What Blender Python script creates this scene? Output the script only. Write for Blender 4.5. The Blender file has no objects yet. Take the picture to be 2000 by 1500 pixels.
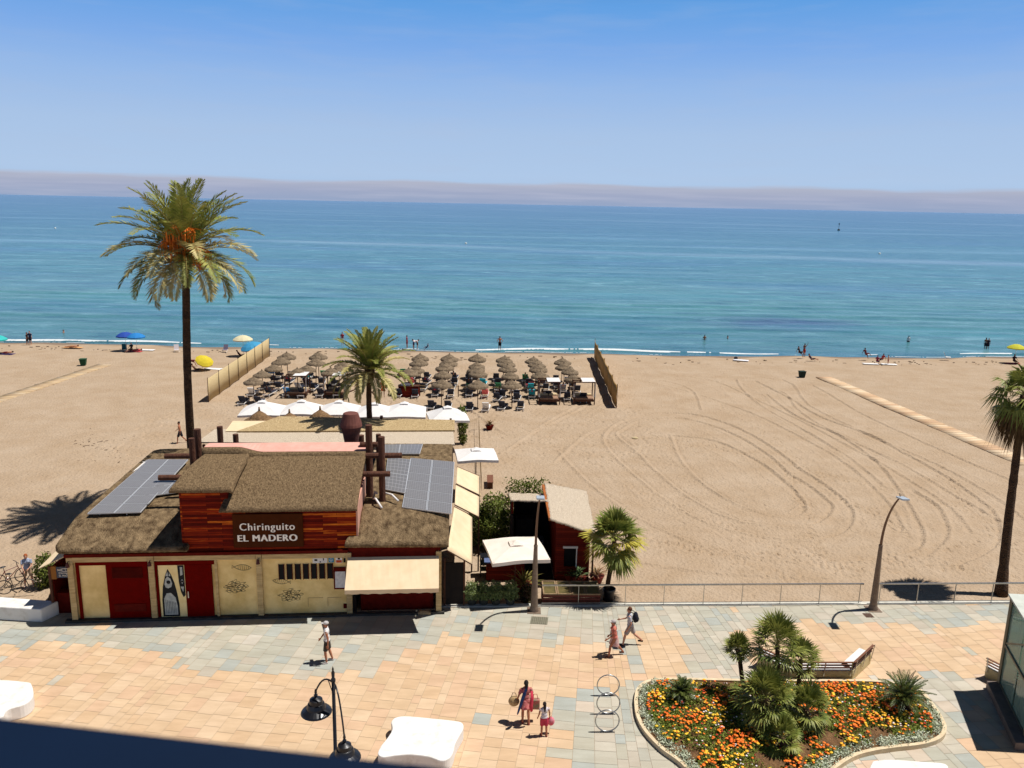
import bpy, math, random
import numpy as np
from mathutils import Vector, Matrix
scene = bpy.context.scene
C = scene.collection
R = math.radians
# ---------------------------------------------------------------- camera
F = 1600.; PITCH = R(12.4); ROLL = R(1.1); H = 17.8
cam_d = bpy.data.cameras.new('camera'); cam = bpy.data.objects.new('camera', cam_d); C.objects.link(cam)
cam_d.sensor_width = 36; cam_d.lens = F/2000*36; cam_d.clip_start = .05; cam_d.clip_end = 90000
cam.matrix_world = Matrix.Translation((0, 0, H)) @ Matrix.Rotation(R(90)-PITCH, 4, 'X') @ Matrix.Rotation(ROLL, 4, 'Z')
cam_d.dof.use_dof = True; cam_d.dof.focus_distance = 45; cam_d.dof.aperture_fstop = 9
scene.camera = cam
# ---------------------------------------------------------------- sun and sky
SUN = Vector((.43, .07, 1)).normalized()
sl = bpy.data.lights.new('sun', 'SUN'); sl.energy = 5.0; sl.angle = R(.5); sl.color = (1, .965, .92)
so = bpy.data.objects.new('sun', sl); C.objects.link(so); so.rotation_euler = SUN.to_track_quat('Z', 'Y').to_euler()
w = bpy.data.worlds.new('World'); scene.world = w; w.use_nodes = True
nt = w.node_tree; N = nt.nodes; K = nt.links; bg = N['Background']
sky = N.new('ShaderNodeTexSky'); sky.sky_type = 'NISHITA'; sky.sun_disc = False
sky.sun_elevation = math.asin(SUN.z); sky.sun_rotation = math.atan2(SUN.x, SUN.y)
sky.air_density = 1.0; sky.dust_density = .15; sky.ozone_density = 3
def wn(t, **kw):
    n = N.new(t)
    for k, v in kw.items(): setattr(n, k, v)
    return n
tc = wn('ShaderNodeTexCoord'); sp = wn('ShaderNodeSeparateXYZ'); K.new(tc.outputs['Generated'], sp.inputs[0])
# the clear air: pale blue near the sea, deep blue higher, darkened out of view to deepen shadows
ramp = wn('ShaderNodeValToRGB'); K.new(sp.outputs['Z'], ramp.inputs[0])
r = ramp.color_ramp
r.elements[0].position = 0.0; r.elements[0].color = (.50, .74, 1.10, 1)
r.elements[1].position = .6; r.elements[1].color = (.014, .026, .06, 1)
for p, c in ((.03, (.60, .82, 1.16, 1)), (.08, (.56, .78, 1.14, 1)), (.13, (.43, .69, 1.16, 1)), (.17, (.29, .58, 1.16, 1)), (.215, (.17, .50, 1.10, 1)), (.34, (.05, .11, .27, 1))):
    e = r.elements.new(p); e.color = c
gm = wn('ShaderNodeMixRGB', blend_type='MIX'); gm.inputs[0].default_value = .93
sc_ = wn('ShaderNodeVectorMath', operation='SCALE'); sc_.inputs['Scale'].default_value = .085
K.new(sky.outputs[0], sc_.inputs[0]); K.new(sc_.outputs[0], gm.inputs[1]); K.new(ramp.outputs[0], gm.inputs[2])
# thin streaky high cloud and the fog bank lying on the horizon
mp = wn('ShaderNodeMapping'); mp.inputs['Scale'].default_value = (3.2, 3.2, 26); K.new(tc.outputs['Generated'], mp.inputs[0])
nz = wn('ShaderNodeTexNoise'); nz.inputs['Scale'].default_value = 3.0; nz.inputs['Detail'].default_value = 7; nz.inputs['Roughness'].default_value = .55
K.new(mp.outputs[0], nz.inputs[0])
def math_(op, a, b=None, cl=False):
    n = wn('ShaderNodeMath', operation=op, use_clamp=cl)
    for i, x in enumerate((a, b)):
        if x is None: continue
        if isinstance(x, (int, float)): n.inputs[i].default_value = x
        else: K.new(x, n.inputs[i])
    return n.outputs[0]
wisp = math_('MULTIPLY', math_('SUBTRACT', nz.outputs[0], .46), 1.1, True)
wm = wn('ShaderNodeMixRGB'); K.new(math_('MULTIPLY', wisp, .45), wm.inputs[0]); K.new(gm.outputs[0], wm.inputs[1]); wm.inputs[2].default_value = (.62, .72, .94, 1)
nz2 = wn('ShaderNodeTexNoise'); nz2.inputs['Scale'].default_value = 5.5; nz2.inputs['Detail'].default_value = 6
mp2 = wn('ShaderNodeMapping'); mp2.inputs['Scale'].default_value = (1.6, 1.6, 14); K.new(tc.outputs['Generated'], mp2.inputs[0]); K.new(mp2.outputs[0], nz2.inputs[0])
top = math_('ADD', math_('MULTIPLY', nz2.outputs[0], .013), .0185)
mask = math_('MULTIPLY', math_('SUBTRACT', top, sp.outputs['Z']), 230, True)
mask = math_('MULTIPLY', mask, .84)
br = wn('ShaderNodeValToRGB'); K.new(math_('DIVIDE', sp.outputs['Z'], .026), br.inputs[0])
b = br.color_ramp; b.elements[0].position = 0; b.elements[0].color = (.40, .49, .72, 1); b.elements[1].position = 1; b.elements[1].color = (.65, .65, .76, 1)
e = b.elements.new(.45); e.color = (.48, .52, .72, 1)
nz3 = wn('ShaderNodeTexNoise'); nz3.inputs['Scale'].default_value = 9; nz3.inputs['Detail'].default_value = 5
mp3 = wn('ShaderNodeMapping'); mp3.inputs['Scale'].default_value = (1, 1, 22); K.new(tc.outputs['Generated'], mp3.inputs[0]); K.new(mp3.outputs[0], nz3.inputs[0])
bm_ = wn('ShaderNodeMixRGB'); K.new(math_('MULTIPLY', math_('SUBTRACT', nz3.outputs[0], .45), 1.6, True), bm_.inputs[0])
K.new(br.outputs[0], bm_.inputs[1]); bm_.inputs[2].default_value = (.72, .72, .88, 1)
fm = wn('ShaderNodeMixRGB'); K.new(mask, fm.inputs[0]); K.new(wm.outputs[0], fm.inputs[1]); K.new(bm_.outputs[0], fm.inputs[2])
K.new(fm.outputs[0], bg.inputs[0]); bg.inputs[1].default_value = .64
scene.view_settings.view_transform = 'Standard'; scene.view_settings.look = 'None'
scene.view_settings.exposure = .18; scene.view_settings.gamma = 1; scene.view_settings.use_curve_mapping = False
scene.render.engine = 'CYCLES'; scene.cycles.max_bounces = 6; scene.cycles.transparent_max_bounces = 12
# ---------------------------------------------------------------- measuring: photo pixel -> place in the world
def ray(px, py):
    x = px-1000; y = py-750; c, s = math.cos(ROLL), math.sin(ROLL)
    xr = x*c+y*s; yr = -x*s+y*c
    a, b_ = xr/F, -yr/F; cp, sp_ = math.cos(PITCH), math.sin(PITCH)
    return (a, cp+b_*sp_, -sp_+b_*cp)
def G(px, py, z=0.):
    r_ = ray(px, py); t = (z-H)/r_[2]; return Vector((r_[0]*t, r_[1]*t, z))
def T(px, py, Y):
    r_ = ray(px, py); t = Y/r_[1]; return Vector((r_[0]*t, Y, H+r_[2]*t))
_o = G(145, 1213); _e = G(860, 1196); TH = math.atan2(_e.y-_o.y, _e.x-_o.x)
BM = Matrix.Translation(_o) @ Matrix.Rotation(TH, 4, 'Z')       # the restaurant's own axes: u along its front, v inwards
BI = BM.inverted()
def L(px, py, v=None, z=None):
    o_ = BI @ Vector((0, 0, H)); d = BI.to_3x3() @ Vector(ray(px, py))
    t = (v-o_.y)/d.y if v is not None else (z-o_.z)/d.z
    return o_+d*t
SZ = -.15                                                       # the sand's level
rng = np.random.default_rng(7); random.seed(7)
# ---------------------------------------------------------------- materials
def lin(c): return tuple((x/255/12.92 if x/255 <= .04045 else ((x/255+.055)/1.055)**2.4) for x in c)
def A(r_, g, b_, k=1.3): return tuple(x/k for x in lin((r_, g, b_)))+(1,)
MATS = {}
def mat(name, c1, c2=None, scale=4., rough=.8, metal=0., bump=0., bscale=40., spec=.3, stretch=(1, 1, 1), coords='Object', detail=6, trans=0., thr=None, sheen=0):
    if name in MATS: return MATS[name]
    m = bpy.data.materials.new(name); m.use_nodes = True; t = m.node_tree; n = t.nodes; k = t.links; p = n['Principled BSDF']
    p.inputs['Roughness'].default_value = rough; p.inputs['Metallic'].default_value = metal
    p.inputs['Specular IOR Level'].default_value = spec; p.inputs['Base Color'].default_value = c1
    if c2 or bump:
        tcn = n.new('ShaderNodeTexCoord'); mpn = n.new('ShaderNodeMapping'); mpn.inputs['Scale'].default_value = stretch
        k.new(tcn.outputs[coords], mpn.inputs[0])
    if c2:
        nn = n.new('ShaderNodeTexNoise'); nn.inputs['Scale'].default_value = scale; nn.inputs['Detail'].default_value = detail
        nn.inputs['Roughness'].default_value = .62
        k.new(mpn.outputs[0], nn.inputs[0]); rp = n.new('ShaderNodeValToRGB')
        rp.color_ramp.elements[0].position = thr[0] if thr else .34; rp.color_ramp.elements[0].color = c1
        rp.color_ramp.elements[1].position = thr[1] if thr else .66; rp.color_ramp.elements[1].color = c2
        k.new(nn.outputs[0], rp.inputs[0]); k.new(rp.outputs[0], p.inputs['Base Color'])
    if bump:
        nb = n.new('ShaderNodeTexNoise'); nb.inputs['Scale'].default_value = bscale; nb.inputs['Detail'].default_value = 5
        k.new(mpn.outputs[0], nb.inputs[0]); bp = n.new('ShaderNodeBump'); bp.inputs['Strength'].default_value = min(1, bump*4); bp.inputs['Distance'].default_value = bump*.2
        k.new(nb.outputs[0], bp.inputs['Height']); k.new(bp.outputs[0], p.inputs['Normal'])
    if trans:
        tr = n.new('ShaderNodeBsdfTranslucent'); mx = n.new('ShaderNodeMixShader'); mx.inputs[0].default_value = trans
        tr.inputs[0].default_value = tuple(min(1, x*1.3) for x in (c2 or c1)[:3])+(1,)
        k.new(p.outputs[0], mx.inputs[1]); k.new(tr.outputs[0], mx.inputs[2]); k.new(mx.outputs[0], n['Material Output'].inputs[0])
    MATS[name] = m; return m
# ---------------------------------------------------------------- mesh builder
class MB:
    def __init__(s): s.v = []; s.f = []
    def add(s, vs, fs, M=None):
        o = len(s.v); s.v += [tuple(M @ Vector(p)) if M else tuple(p) for p in vs]
        s.f += [tuple(i+o for i in f) for f in fs]; return s
    def box(s, x0, x1, y0, y1, z0, z1, M=None):
        vs = [(x, y, z) for z in (z0, z1) for x, y in ((x0, y0), (x1, y0), (x1, y1), (x0, y1))]
        return s.add(vs, [(3, 2, 1, 0), (4, 5, 6, 7), (0, 1, 5, 4), (1, 2, 6, 5), (2, 3, 7, 6), (3, 0, 4, 7)], M)
    def tube(s, pts, rad, n=8, M=None, cap=True, sq=1.):
        pts = [Vector(p) for p in pts]; rad = rad if hasattr(rad, '__len__') else [rad]*len(pts); vs = []; up = None
        for i, p in enumerate(pts):
            d = (pts[min(i+1, len(pts)-1)]-pts[max(i-1, 0)]).normalized()
            if up is None: up = d.orthogonal().normalized()
            else:
                up = (up-d*up.dot(d))
                up = up.normalized() if up.length > 1e-5 else d.orthogonal().normalized()
            sd = d.cross(up)
            vs += [tuple(p+(up*math.cos(a)+sd*math.sin(a)*sq)*rad[i]) for a in (2*math.pi*k/n for k in range(n))]
        fs = [(i*n+k, i*n+(k+1) % n, (i+1)*n+(k+1) % n, (i+1)*n+k) for i in range(len(pts)-1) for k in range(n)]
        if cap: fs += [tuple(range(n))[::-1], tuple((len(pts)-1)*n+k for k in range(n))]
        return s.add(vs, fs, M)
    def bar(s, a, b_, w_=.05, h_=None):                          # a square bar
        a, b_ = Vector(a), Vector(b_); d = b_-a; l = d.length
        q = Matrix.Translation(a) @ d.to_track_quat('Z', 'Y').to_matrix().to_4x4(); h_ = h_ or w_
        return s.box(-w_/2, w_/2, -h_/2, h_/2, 0, l, q)
    def lathe(s, prof, n=16, M=None):
        vs = [(r_*math.cos(2*math.pi*k/n), r_*math.sin(2*math.pi*k/n), z) for r_, z in prof for k in range(n)]
        fs = [(i*n+k, i*n+(k+1) % n, (i+1)*n+(k+1) % n, (i+1)*n+k) for i in range(len(prof)-1) for k in range(n)]
        return s.add(vs, fs, M)
    def ell(s, c, r_, M=None, n=12, m=8):
        r_ = r_ if hasattr(r_, '__len__') else (r_,)*3
        Q = (M or Matrix()) @ Matrix.Translation(c) @ Matrix.Diagonal((*r_, 1))
        return s.lathe([(math.sin(math.pi*j/m)+(1e-4 if j in (0, m) else 0), -math.cos(math.pi*j/m)) for j in range(m+1)], n, Q)
    def prism(s, pts, z0, z1, M=None):
        n = len(pts); ar = sum(pts[i][0]*pts[(i+1) % n][1]-pts[(i+1) % n][0]*pts[i][1] for i in range(n))
        if ar < 0: pts = pts[::-1]
        vs = [(p[0], p[1], z0) for p in pts]+[(p[0], p[1], z1) for p in pts]
        return s.add(vs, [tuple(range(n))[::-1], tuple(range(n, 2*n))]+[(i, (i+1) % n, n+(i+1) % n, n+i) for i in range(n)], M)
    def slab(s, q, t):                                          # quad with thickness t downwards
        q = [Vector(p) for p in q]; nn = (q[1]-q[0]).cross(q[3]-q[0]).normalized()
        if nn.z < 0: q = q[::-1]; nn = -nn
        vs = [p-nn*t for p in q]+q
        return s.add(vs, [(3, 2, 1, 0), (4, 5, 6, 7), (0, 1, 5, 4), (1, 2, 6, 5), (2, 3, 7, 6), (3, 0, 4, 7)])
    def build(s, name, m, parent=None, smooth=False, bevel=0, M=None, remesh=0):
        me = bpy.data.meshes.new(name); me.from_pydata(s.v, [], s.f); me.update()
        if isinstance(m, bpy.types.Material): me.materials.append(m)
        if smooth: me.polygons.foreach_set('use_smooth', [True]*len(me.polygons))
        o = bpy.data.objects.new(name, me); C.objects.link(o)
        if parent: o.parent = parent
        if M is not None: o.matrix_local = M
        if bevel:
            bv = o.modifiers.new('b', 'BEVEL'); bv.width = bevel; bv.segments = 2; bv.limit_method = 'ANGLE'; bv.angle_limit = R(40)
        if remesh:
            rm = o.modifiers.new('r', 'REMESH'); rm.mode = 'VOXEL'; rm.voxel_size = remesh; rm.use_smooth_shade = True
            sm = o.modifiers.new('s', 'SMOOTH'); sm.iterations = 3; sm.factor = .5
        return o
def npmesh(name, v, f, m, parent=None, smooth=False):           # numpy quads or triangles
    me = bpy.data.meshes.new(name); v = np.asarray(v, np.float32); f = np.asarray(f, np.int32); k = f.shape[1]
    me.vertices.add(len(v)); me.vertices.foreach_set('co', v.ravel()); me.loops.add(f.size); me.loops.foreach_set('vertex_index', f.ravel())
    me.polygons.add(len(f)); me.polygons.foreach_set('loop_start', np.arange(0, f.size, k, dtype=np.int32)); me.polygons.foreach_set('loop_total', np.full(len(f), k, np.int32))
    if smooth: me.polygons.foreach_set('use_smooth', np.ones(len(f), bool))
    me.update(calc_edges=True); me.validate()
    if m: me.materials.append(m)
    o = bpy.data.objects.new(name, me); C.objects.link(o)
    if parent: o.parent = parent
    return o
def tag(o, label, cat=None, group=None, kind=None):
    if label: o['label'] = label
    if cat: o['category'] = cat
    if group: o['group'] = group
    if kind: o['kind'] = kind
    return o
def thing(name, label, cat, loc=(0, 0, 0), rz=0., group=None):
    o = bpy.data.objects.new(name, None); C.objects.link(o); o.location = loc; o.rotation_euler = (0, 0, rz); o.empty_display_size = .2
    return tag(o, label, cat, group)
def dup(o, loc=None, rz=None, label=None, parent=None, scale=None, swap=None):
    c = o.copy(); C.objects.link(c)
    if parent: c.parent = parent
    for ch in list(o.children): dup(ch, parent=c, swap=swap)
    if swap and o.name.split('.')[0] in swap:
        c.data = o.data.copy(); c.data.materials.clear(); c.data.materials.append(swap[o.name.split('.')[0]])
    if loc is not None: c.location = loc
    if rz is not None: c.rotation_euler = (0, 0, rz)
    if scale: c.scale = (scale,)*3
    if label: c['label'] = label
    return c
ORD = ['first', 'second', 'third', 'fourth', 'fifth', 'sixth', 'seventh', 'eighth']
# ================================================================ SETTING
# ---- sea: a sheet with real swell near the shore, reaching the horizon
SEA = -.5
def shore(x): return 101.9+.0004*x+.00068*np.maximum(x, 0)**2*1.2+.00012*np.minimum(x, 0)**2+.35*np.sin(x*.21)+.2*np.sin(x*.53+1)
def smat():
    m = bpy.data.materials.new('sea_water'); m.use_nodes = True; t = m.node_tree; n = t.nodes; k = t.links; p = n['Principled BSDF']
    tcn = n.new('ShaderNodeNewGeometry'); s = n.new('ShaderNodeSeparateXYZ'); k.new(tcn.outputs['Position'], s.inputs[0])
    def mth(op, a, b_=None, cl=False):
        q = n.new('ShaderNodeMath'); q.operation = op; q.use_clamp = cl
        for i, x in enumerate((a, b_)):
            if x is None: continue
            if isinstance(x, (int, float)): q.inputs[i].default_value = x
            else: k.new(x, q.inputs[i])
        return q.outputs[0]
    def noise(sx, sy, sc, det=5, rough=.55):
        q = n.new('ShaderNodeMapping'); q.inputs['Scale'].default_value = (sx, sy, 1); k.new(tcn.outputs['Position'], q.inputs[0])
        z = n.new('ShaderNodeTexNoise'); z.inputs['Scale'].default_value = sc; z.inputs['Detail'].default_value = det; z.inputs['Roughness'].default_value = rough
        k.new(q.outputs[0], z.inputs[0]); return z.outputs[0]
    def mix(f, a, b_):
        q = n.new('ShaderNodeMixRGB')
        if isinstance(f, (int, float)): q.inputs[0].default_value = f
        else: k.new(f, q.inputs[0])
        for i, x in ((1, a), (2, b_)):
            if isinstance(x, tuple): q.inputs[i].default_value = x
            else: k.new(x, q.inputs[i])
        return q.outputs[0]
    # depth colour: log distance from the camera's coast
    lg = mth('DIVIDE', mth('SUBTRACT', mth('LOGARITHM', mth('MAXIMUM', s.outputs['Y'], 50), 10), 2.0), 2.2, True)   # 0 at 100 m, 1 at 16 km
    rp = n.new('ShaderNodeValToRGB'); cr = rp.color_ramp
    cr.elements[0].position = 0; cr.elements[0].color = (.06, .15, .18, 1)
    cr.elements[1].position = 1; cr.elements[1].color = (.04, .11, .25, 1)
    for pp, cc in ((.02, (.062, .175, .195, 1)), (.09, (.075, .205, .215, 1)), (.22, (.034, .150, .19, 1)), (.40, (.006, .088, .155, 1)), (.62, (.010, .080, .17, 1)), (.8, (.02, .085, .19, 1))):
        el = cr.elements.new(pp); el.color = cc
    k.new(lg, rp.inputs[0]); col = rp.outputs[0]
    # darker weed patches and bluer drifts, paler slicks stretched along the coast
    col = mix(mth('MULTIPLY', mth('SUBTRACT', noise(.5, 1.6, .018), .48), 3.0, True), col, (.035, .13, .25, 1))
    dx = mth('SUBTRACT', s.outputs['X'], 45); dy = mth('SUBTRACT', s.outputs['Y'], 133)
    rr = mth('SQRT', mth('ADD', mth('POWER', mth('DIVIDE', dx, 15), 2), mth('POWER', mth('DIVIDE', dy, 10), 2)))
    wd = mth('MULTIPLY', mth('SUBTRACT', mth('ADD', mth('SUBTRACT', 1.0, rr), mth('MULTIPLY', noise(.35, 1, .5), 1.3)), .5), 1.1, True)
    col = mix(mth('MULTIPLY', wd, .9), col, (.045, .075, .16, 1))
    rip = noise(.38, 1, .22, 9, .78)  # reflected light and dark of the ripples, painted into the water colour
    col = mix(mth('MULTIPLY', mth('SUBTRACT', rip, .52), 6, True), col, (.012, .075, .115, 1))
    col = mix(mth('MULTIPLY', mth('SUBTRACT', .46, rip), 6, True), col, (.20, .38, .43, 1))
    rip2 = noise(.22, 1, .045, 9, .72)  # broader ripples, likewise painted light and dark
    col = mix(mth('MULTIPLY', mth('SUBTRACT', rip2, .52), 3.2, True), col, (.07, .27, .32, 1))
    col = mix(mth('MULTIPLY', mth('SUBTRACT', .47, rip2), 3.2, True), col, (.012, .11, .19, 1))
    sl_ = mth('MULTIPLY', mth('SUBTRACT', noise(.10, 1.0, .02, 7, .6), .54), 5, True)
    col = mix(mth('MULTIPLY', sl_, .55), col, (.20, .36, .43, 1))
    # two long slicks lying out to sea
    for y0, wdt, st in ((345, 22, .5), (1100, 60, .3), (2600, 200, .3)):
        dd = mth('SUBTRACT', mth('ADD', s.outputs['Y'], mth('MULTIPLY', mth('SUBTRACT', noise(.2, .2, .01, 4), .5), y0*.4)), mth('SUBTRACT', y0, mth('MULTIPLY', s.outputs['X'], y0*.00062)))
        g = mth('SUBTRACT', 1, mth('DIVIDE', mth('ABSOLUTE', dd), wdt), True)
        col = mix(mth('MULTIPLY', mth('MULTIPLY', g, st), mth('MULTIPLY', mth('SUBTRACT', noise(.06, .7, .03, 6), .36), 4, True)), col, (.26, .36, .46, 1))
    k.new(col, p.inputs['Base Color']); p.inputs['Roughness'].default_value = .22; p.inputs['IOR'].default_value = 1.333; p.inputs['Specular IOR Level'].default_value = .32
    # ripples
    b1 = n.new('ShaderNodeBump'); b1.inputs['Strength'].default_value = 1.0; b1.inputs['Distance'].default_value = .16
    k.new(mth('ADD', noise(.30, 1, .8, 5), mth('MULTIPLY', noise(.5, 1, 3.0, 4), .3)), b1.inputs['Height'])
    k.new(b1.outputs[0], p.inputs['Normal'])
    return m
ys = np.concatenate([np.arange(96, 160, .35), 160*1.018**np.arange(0, 330)]); ys = ys[ys < 40000]
xs = np.concatenate([-np.geomspace(34000, 110, 22), np.linspace(-105, 110, 190), np.geomspace(116, 34000, 22)])
X, Y = np.meshgrid(xs, ys)
fade = np.clip((Y-shore(X))/25, 0, 1)*np.clip(260/Y, 0, 1)
Z = SEA+fade*(.07*np.sin(Y*1.05+.6*np.sin(X*.06)+X*.02)+.05*np.sin(Y*.63+X*.05+1.3*np.sin(X*.03)))
# a small breaker just off the sand
Z += .22*np.exp(-((Y-shore(X)-1.6-.6*np.sin(X*.13))/.55)**2)*np.clip(.55+.6*np.sin(X*.09+.5), .15, 1)
nx, ny = len(xs), len(ys)
idx = np.arange(nx*ny).reshape(ny, nx)
def gridf(idx): return np.stack([idx[:-1, :-1], idx[:-1, 1:], idx[1:, 1:], idx[1:, :-1]], -1).reshape(-1, 4)
sea = npmesh('sea', np.stack([X, Y, Z], -1).reshape(-1, 3), gridf(idx), smat(), smooth=True); tag(sea, 'calm turquoise sea reaching the horizon', kind='structure')
# ---- foam on the last wave
fo = []; ff = []
xs_ = np.arange(-85, 95, .22)
for off, wd_, amp, ph in ((1.35, .38, .6, .5), (.15, .2, .25, 2.)):
    base = shore(xs_)+off+.6*np.sin(xs_*.13)*(off > 1)
    wv = wd_*np.clip(.62+.7*np.sin(xs_*.09+ph)+.5*np.sin(xs_*.41+ph*3)+.3*np.sin(xs_*1.37+ph), 0, 1.3)*(.65+.5*rng.random(len(xs_)))
    for i in range(len(xs_)-1):
        if wv[i] < .16 or wv[i+1] < .1: continue
        o = len(fo)
        for q, s_ in ((i, -1), (i+1, -1), (i+1, 1), (i, 1)):
            hh = .035+.24*(off > 1)*np.clip(.55+.6*np.sin(xs_[q]*.09+.5), .15, 1)*(.95 if s_ > 0 else .35)
            fo.append((xs_[q], base[q]+s_*wv[q]/2, SEA+hh))
        ff.append((o, o+1, o+2, o+3))
foam = npmesh('surf_foam', fo, ff, mat('foam', A(236, 240, 240, 1.3), A(225, 232, 235), 3, .7, bump=.1), smooth=True); tag(foam, 'white foam of the small wave breaking along the shore', kind='structure')
# ---- beach: one sheet of sand, with tyre loops, rake ridges and footprints pressed into it
def pl(pts, z=SZ): return [G(x, y, z) for x, y in pts]
tracks = [
 [(1480,745),(1540,775),(1600,812),(1700,850),(1780,890),(1850,930),(1920,980),(1950,1010),(1959,1055),(1930,1085),(1880,1105)],
 [(1790,960),(1835,990),(1857,1033),(1850,1060),(1820,1085)],
 [(1500,770),(1560,815),(1640,850),(1700,890),(1740,930),(1787,1000),(1809,1049),(1790,1078),(1700,1095),(1600,1100),(1500,1095),(1400,1078),(1300,1040),(1210,990),(1140,935),(1090,880)],
 [(1570,920),(1620,950),(1660,985),(1671,1012),(1655,1040),(1600,1055),(1500,1050),(1400,1030),(1320,990),(1240,930),(1190,880),(1180,850),(1210,825),(1270,808),(1350,808),(1430,830),(1500,868),(1570,920)],
 [(1548,927),(1585,948),(1615,972),(1631,993),(1607,1020),(1561,1031),(1500,1029),(1420,1012),(1350,975),(1280,920),(1240,880),(1205,850),(1215,838),(1260,820),(1340,818),(1420,842),(1490,880),(1548,927)],
 [(1310,850),(1400,862),(1490,905),(1560,962),(1575,1000),(1530,1012),(1450,990),(1380,950),(1330,900),(1310,850)],
 [(1080,905),(1140,850),(1180,835)], [(1130,780),(1150,760),(1200,745),(1280,742),(1350,760),(1370,800)],
 [(1230,740),(1330,760),(1450,800),(1560,850),(1660,910),(1740,985),(1770,1040)],
 [(1300,730),(1400,745),(1500,790),(1620,850),(1740,915),(1850,985),(1900,1040)],
 [(1440,742),(1452,760),(1500,800),(1640,880),(1730,950)], [(1455,750),(1530,765),(1560,800),(1620,840),(1760,905),(1880,975),(1975,1030)],
 [(1350,735),(1530,742),(1580,790),(1700,850),(1830,905),(1950,975),(2010,1020)],
 [(990,880),(1060,830),(1110,800),(1150,775)], [(880,770),(960,830),(1010,850),(1090,820),(1180,770)],
 [(1590,752),(1700,815),(1850,882),(1990,945)], [(1250,1100),(1400,1120),(1600,1128),(1750,1110),(1850,1085)],
]
gx = np.concatenate([-np.geomspace(900, 66, 30), np.arange(-64, -31, .5), np.arange(-31, 50, .09), np.arange(50, 80, .5), np.geomspace(81, 900, 30)])
gy = np.concatenate([np.arange(33.2, 74, .115), np.arange(74, 107, .24)])
X, Y = np.meshgrid(gx, gy)
Z = np.full_like(X, 0.)
nzs = lambda s, a, sd: a*(np.sin(X*s+1.7*np.sin(Y*s*.7+sd)+sd)*np.sin(Y*s*1.13+1.3*np.sin(X*s*.9+sd*2)))
Z += nzs(.25, .05, 1)+nzs(.7, .02, 2)+nzs(1.9, .008, 5)
lump = rng.normal(0, 1, X.shape)
sm = (lump+np.roll(lump, 1, 0)+np.roll(lump, 1, 1)+np.roll(lump, -1, 1)+np.roll(lump, -1, 0))/5
trod = np.clip(.35+.5*np.sin(X*.13+2)*np.sin(Y*.11)+.3*(Y < 45)+.25*(X < -10), .12, 1)*((X > -60) & (X < 60))
Z += sm*.013*trod
def nearest(pts, rad):                                          # distance to a polyline and signed side, only near it
    D = np.full(X.shape, 9.); S = np.ones(X.shape)
    for a, b_ in zip(pts[:-1], pts[1:]):
        ax, ay, bx, by = a.x, a.y, b_.x, b_.y
        i0, i1 = np.searchsorted(gx, (min(ax, bx)-rad, max(ax, bx)+rad)); j0, j1 = np.searchsorted(gy, (min(ay, by)-rad, max(ay, by)+rad))
        if i1 <= i0 or j1 <= j0: continue
        x, y = X[j0:j1, i0:i1], Y[j0:j1, i0:i1]; dx, dy = bx-ax, by-ay; l2 = dx*dx+dy*dy+1e-9
        t = np.clip(((x-ax)*dx+(y-ay)*dy)/l2, 0, 1); d = np.hypot(x-ax-t*dx, y-ay-t*dy)
        sgn = np.sign((x-ax)*dy-(y-ay)*dx); sub = D[j0:j1, i0:i1]; k = d < sub
        sub[k] = d[k]; S[j0:j1, i0:i1][k] = sgn[k]
    return D, S
def smooth_pts(p, n=4):
    out = []; q = [p[0]]+list(p)+[p[-1]]
    for i in range(1, len(q)-2):
        for j in range(n):
            t = j/n; a, b_, c, d = q[i-1], q[i], q[i+1], q[i+2]
            out.append(.5*((2*b_)+(c-a)*t+(2*a-5*b_+4*c-d)*t*t+(3*b_-a-3*c+d)*t**3))
    return out+[p[-1]]
for q, tr in enumerate(tracks):
    pts = smooth_pts(pl(tr)); D, S = nearest(pts, 3.2); sd = S*D
    inside = (np.abs(sd) < 2.6)
    a_ = 1.0 if q < 6 else .75
    Z += a_*(.085*np.exp(-(sd/.11)**2)-.05*np.exp(-((sd-.24)/.13)**2))
    Z += a_*np.where(inside, .028*np.exp(-((sd-2.1)/.14)**2)-.018*np.exp(-((sd-.9)/.55)**2), 0)
def dent(x, y, rx, ry, h_, a_=0):
    i0, i1 = np.searchsorted(gx, (x-.5, x+.5)); j0, j1 = np.searchsorted(gy, (y-.6, y+.6))
    if i1 <= i0 or j1 <= j0: return
    u = X[j0:j1, i0:i1]-x; v = Y[j0:j1, i0:i1]-y
    e_ = (u/rx)**2+(v/ry)**2; Z[j0:j1, i0:i1] += h_*(np.exp(-e_)-.35*np.exp(-((np.sqrt(e_)-1.4)/.5)**2))
for wk in ([(1010,870),(1150,850),(1330,860),(1500,900),(1700,950),(1850,985),(2000,1010)], [(1180,1070),(1350,1075),(1500,1085),(1650,1100),(1900,1060)],
           [(1530,920),(1560,960),(1575,1000),(1590,1060),(1640,1120)], [(1170,1040),(1300,1060),(1420,1090),(1560,1140)], [(1230,950),(1330,990),(1500,1060),(1600,1085)],
           [(1650,1110),(1800,1100),(1990,1130)], [(900,830),(1000,900),(1100,960)], [(1400,790),(1500,850),(1620,960),(1700,1000),(1760,1040)], [(1180,900),(1300,870),(1420,880)], [(1850,930),(1900,1000),(1990,1080)]):
    pts = smooth_pts(pl(wk), 34)
    for k, p in enumerate(pts):
        dent(p.x+rng.normal(0, .3), p.y+rng.normal(0, .35), .10, .14, -.085)
for k in range(2200):
    dent(rng.uniform(-26, 44), 33.8+rng.gamma(1.3, 9), rng.uniform(.1, .2), rng.uniform(.12, .25), rng.uniform(-.05, .015))
for k in range(2500): dent(rng.uniform(-30, 12), rng.uniform(55, 98), .16, .2, -.06)
slope = np.clip((Y-(shore(X)-9))/9, 0, 1.6)
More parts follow.
